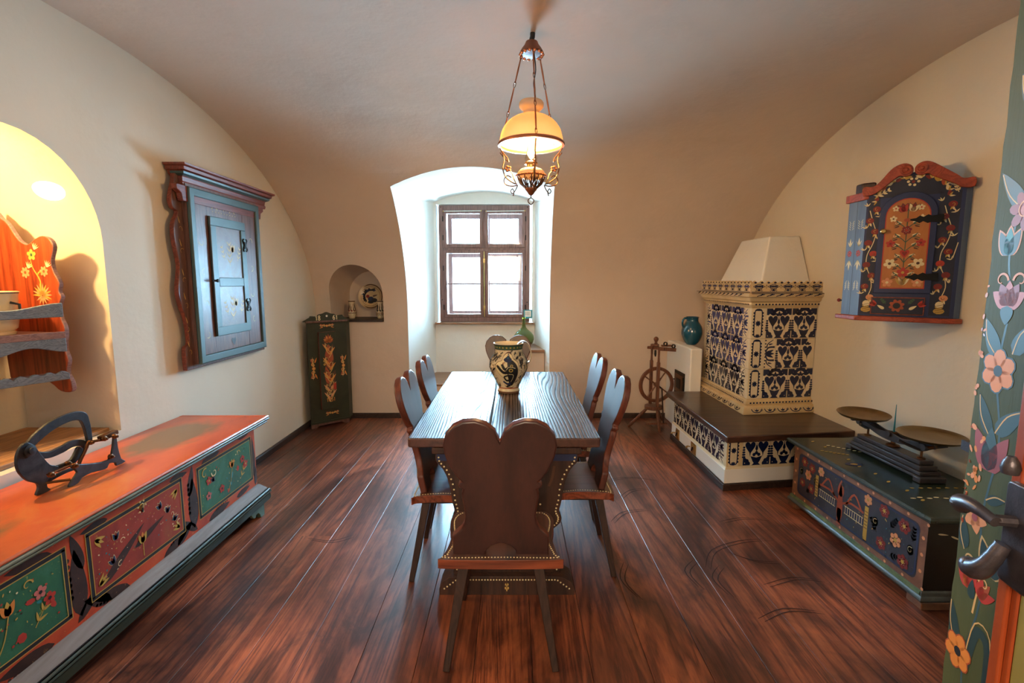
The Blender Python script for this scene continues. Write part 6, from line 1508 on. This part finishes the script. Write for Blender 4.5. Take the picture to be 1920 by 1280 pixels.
# the niche's bulb, and a glowing dome added for the wall's bright spot
t = thing('niche_glow_dome', 'glowing dome added at the bright spot on the curved wall of the left niche', 'light', (-2.29, 2.52, 1.95))
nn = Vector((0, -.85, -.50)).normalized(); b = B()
b.lathe([(.055, 0), (.055, .006), (.048, .014), (.03, .022), (.001, .025)], DOMEGLOW, (-2.29, 2.533, 1.948), 28, axis=nn, sx=1.5); b.build('glass', t, ang=60)
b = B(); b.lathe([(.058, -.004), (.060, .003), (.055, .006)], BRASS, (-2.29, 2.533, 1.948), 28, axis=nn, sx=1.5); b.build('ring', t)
t = thing('niche_bulb', 'small warm bulb fitting high in the left niche, outside the frame', 'light', (-2.44, 1.86, 2.1))
b = B(); b.tube([(-2.44, 1.86, 2.06), (-2.44, 1.86, 2.11)], .016, BRASS, 12); b.build('socket', t)

# ------------------------------------------------------------------ open painted door at the right edge
A_, H_ = Vector((.905, .95, 0)), Vector((.704, -.04, 0))
t = thing('painted_door', 'open green door painted with flowers, with an iron latch, at the right edge', 'door', tuple(H_)); 
f = Frame(A_, H_ - A_, (0, 0, 1)); WD = (H_ - A_).length
DG = worn('door_green_paint', [(.3, (.055, .065, .022)), (.55, (.085, .10, .038)), (.8, (.10, .13, .085))], .6, 4, 3, None, .4, .25, (1, 1, .10))
DO = worn('door_orange_moulding', [(.3, (.22, .035, .012)), (.7, (.42, .085, .02))], .3, 5, 3, None, .3, .6, (1, 1, .15)); DY = worn('door_yellow_panel', [(.3, (.20, .16, .04)), (.7, (.34, .27, .07))], .35, 5, 3, None, .3, .6, (1, 1, .15))
b = B(); edge = [(0, .012)]
rd = random.Random(6)
for k in range(1, 60): edge.append((rd.uniform(-.0015, .0025), .012 + 2.08 * k / 60))
edge.append((0, 2.09)); o = edge[::-1] + [(WD, .012), (WD, 2.09)][::1]
b.prism([(0 if False else a, z) for a, z in edge] + [(WD, 2.09), (WD, .012)], f, -.042, 0, DG); p = Paint(b, f, .00018)
DBL = flat('door_blue_paint', (.035, .085, .11)); DBD = flat('door_dark_leaf', (.018, .045, .045)); DPK = flat('door_rose_paint', (.30, .06, .07)); DCR = flat('door_cream_line', (.62, .40, .16))
def dleaf(s, z, a, l, w_=.03, m=None):
    p.petal(s, z, a, l, w_, m or DBL, 1); p.stroke([(s, z), (s + cos(a) * l * .5 - sin(a) * w_ * .3, z + sin(a) * l * .5 + cos(a) * w_ * .3), (s + cos(a) * l * .95, z + sin(a) * l * .95)], .0025, DCR, 2)
p.stroke([(.07, .62), (.05, .75), (.075, .9), (.055, 1.05), (.075, 1.2), (.05, 1.33), (.06, 1.45), (.045, 1.56), (.07, 1.68), (.065, 1.85), (.08, 2.05)], .005, DBL, 0)
for s, z in ((.075, 1.90),): p.tulip(s, z - .03, PI / 2, .06, ORP, YEL, 1)
dleaf(.06, 1.80, PI / 2 + .5, .07); dleaf(.085, 1.80, .4, .05); p.tulip(.075, 1.735, PI / 2, .055, DPK, ORP, 1, SALMON); dleaf(.07, 1.62, PI / 2 + .7, .10, .032); dleaf(.09, 1.62, 1.2, .06)
p.flower(.07, 1.622, .036, DPK, PINK, 7, 2); p.curl(.07, 1.622, .02, 0, 1.2, .004, SALMON, 5)
p.tulip(.042, 1.545, PI / 2, .05, DBL, TEAL, 1, SALMON); p.tulip(.10, 1.55, PI / 2 - .2, .045, DBL, TEAL, 1)
for k in range(5): p.petal(.055, 1.455, PI / 2 + (k - 2) * .5, .045, .03, DPK if k % 2 else PINK, 2)
p.petal(.055, 1.455, -PI / 2, .035, .03, DBL, 3); p.curl(.035, 1.50, .016, 0, .8, .005, ORP, 3); p.curl(.078, 1.50, .016, PI, -.8, .005, ORP, 3)
dleaf(.045, 1.36, PI / 2 + .5, .08, .034); dleaf(.08, 1.37, PI / 2 - .6, .075, .034)
p.flower(.052, 1.335, .040, ORP, BLK, 6, 2, outline=DBL, a0=.5); dleaf(.05, 1.21, PI / 2 + .45, .085, .03, DBD); dleaf(.062, 1.22, .75, .085, .035)
p.tulip(.055, 1.145, PI / 2, .085, DPK, DBL, 1); dleaf(.06, 1.09, .35, .05, .02, DBD); p.daub(.0, .04, 1.10, 1.22, 14, (ORP, ORP, SALMON), .008, rd, 3); p.daub(.0, .012, 1.02, 1.5, 22, (ORP, SALMON, DO), .006, rd, 3)
for k in range(5): p.petal(.038, 1.045, k * 1.256, .032, .026, SALMON, 1)
p.disc(.038, 1.045, .008, DPK, 3); dleaf(.02, .97, PI / 2 + .2, .07, .03, DBD); p.tulip(.088, .955, PI / 2 - .1, .065, DBD, DBL, 1, DCR); p.stroke([(.06, .86), (.07, .93), (.088, .955)], .005, DCR, 1)
p.tulip(.04, .90, PI / 2 + .1, .055, REDP, ORP, 1); p.tulip(.07, .90, PI / 2 - .6, .045, REDP, RUSTP, 1); p.curl(.035, .955, .016, 0, .8, .005, DCR, 3); p.curl(.08, .93, .014, PI, -.8, .005, DCR, 3); p.petal(.052, .885, PI / 2, .04, .02, DBD, 4)
dleaf(.03, .76, PI / 2 + .3, .10, .032, DBD); p.stroke([(.055, .75), (.075, .83), (.105, .82), (.108, .74)], .026, DBD, 1, .012); p.stroke([(.052, .75), (.07, .845), (.11, .84), (.118, .74)], .003, DCR, 3)
p.flower(.035, .76, .036, ORP, BLK, 6, 3, outline=RUSTP); p.flower(.06, .5, .036, ORP, BLK, 6, 3, outline=RUSTP); dleaf(.06, .35, 1.2, .1, .03); dleaf(.05, .55, 2, .1, .03)
b.build('leaf', t)
b = B()
for s0, s1, h_, m in ((.127, .15, .012, DO), (.15, .165, .006, DO)): b.prism([(s0, .12), (s1, .12), (s1, 1.98), (s0, 1.98)], f, .0, h_, m)
for s0, s1, h_, m in ((WD - .15, WD - .127, .012, DO),): b.prism([(s0, .12), (s1, .12), (s1, 1.98), (s0, 1.98)], f, .0, h_, m)
for z0_, z1_ in ((.12, .143), (1.957, 1.98), (.98, 1.003)): b.prism([(.127, z0_), (WD - .127, z0_), (WD - .127, z1_), (.127, z1_)], f, 0, .011, DO)
b.build('moulding', t, bevel=.004)
b = B(); b.prism([(.167, .145), (WD - .152, .145), (WD - .152, 1.955), (.167, 1.955)], f, .0005, .003, DY); b.build('panel', t)
LI = worn('latch_iron', [(.3, (.035, .030, .035)), (.7, (.10, .09, .11))], .35, 12, 2, None, .6); P(LI).inputs['Metallic'].default_value = .6
b = B(); b.prism(rrect(.135, .20, .98, 1.16, .01), f, .010, .022, LI); b.build('lock_plate', t, bevel=.003)
b = B(); b.tube([f(*v) for v in [(.16, 1.095, .02), (.16, 1.095, .05)]], .010, LI)
pts = spline([(.17, 1.095, .055), (.14, 1.10, .058), (.115, 1.10, .058), (.095, 1.095, .056), (.085, 1.09, .054)], 4)
b.tube([f(v.x, v.y, v.z) for v in pts], [.009 + .009 * (i / (len(pts) - 1)) ** 1.5 for i in range(len(pts))], LI, 12); b.ball(f(.084, 1.09, .054), .0175, LI, 12, .8); b.build('lever_handle', t)
b = B(); pts = spline([(.155, 1.05, .03), (.150, 1.02, .040), (.140, .995, .048), (.120, .985, .050), (.112, 1.0, .050)], 4); b.tube([f(v.x, v.y, v.z) for v in pts], [.012, .012, .013, .013, .014, .014, .015, .016, .017, .018, .018, .018, .018, .017, .016, .013, .008][:len(pts)], LI, 12); b.build('thumb_latch', t)
b = B(); b.lathe([(.012, -.01), (.014, 0), (.011, .012), (.006, .02)], LI, f(.15, 1.185, .03), 14); b.build('bolt_knob', t)
b = B(); b.bar(f(-.004, 1.165, -.02), f(-.045, 1.165, -.02), .012, .02, LI); b.build('latch_tongue', t)
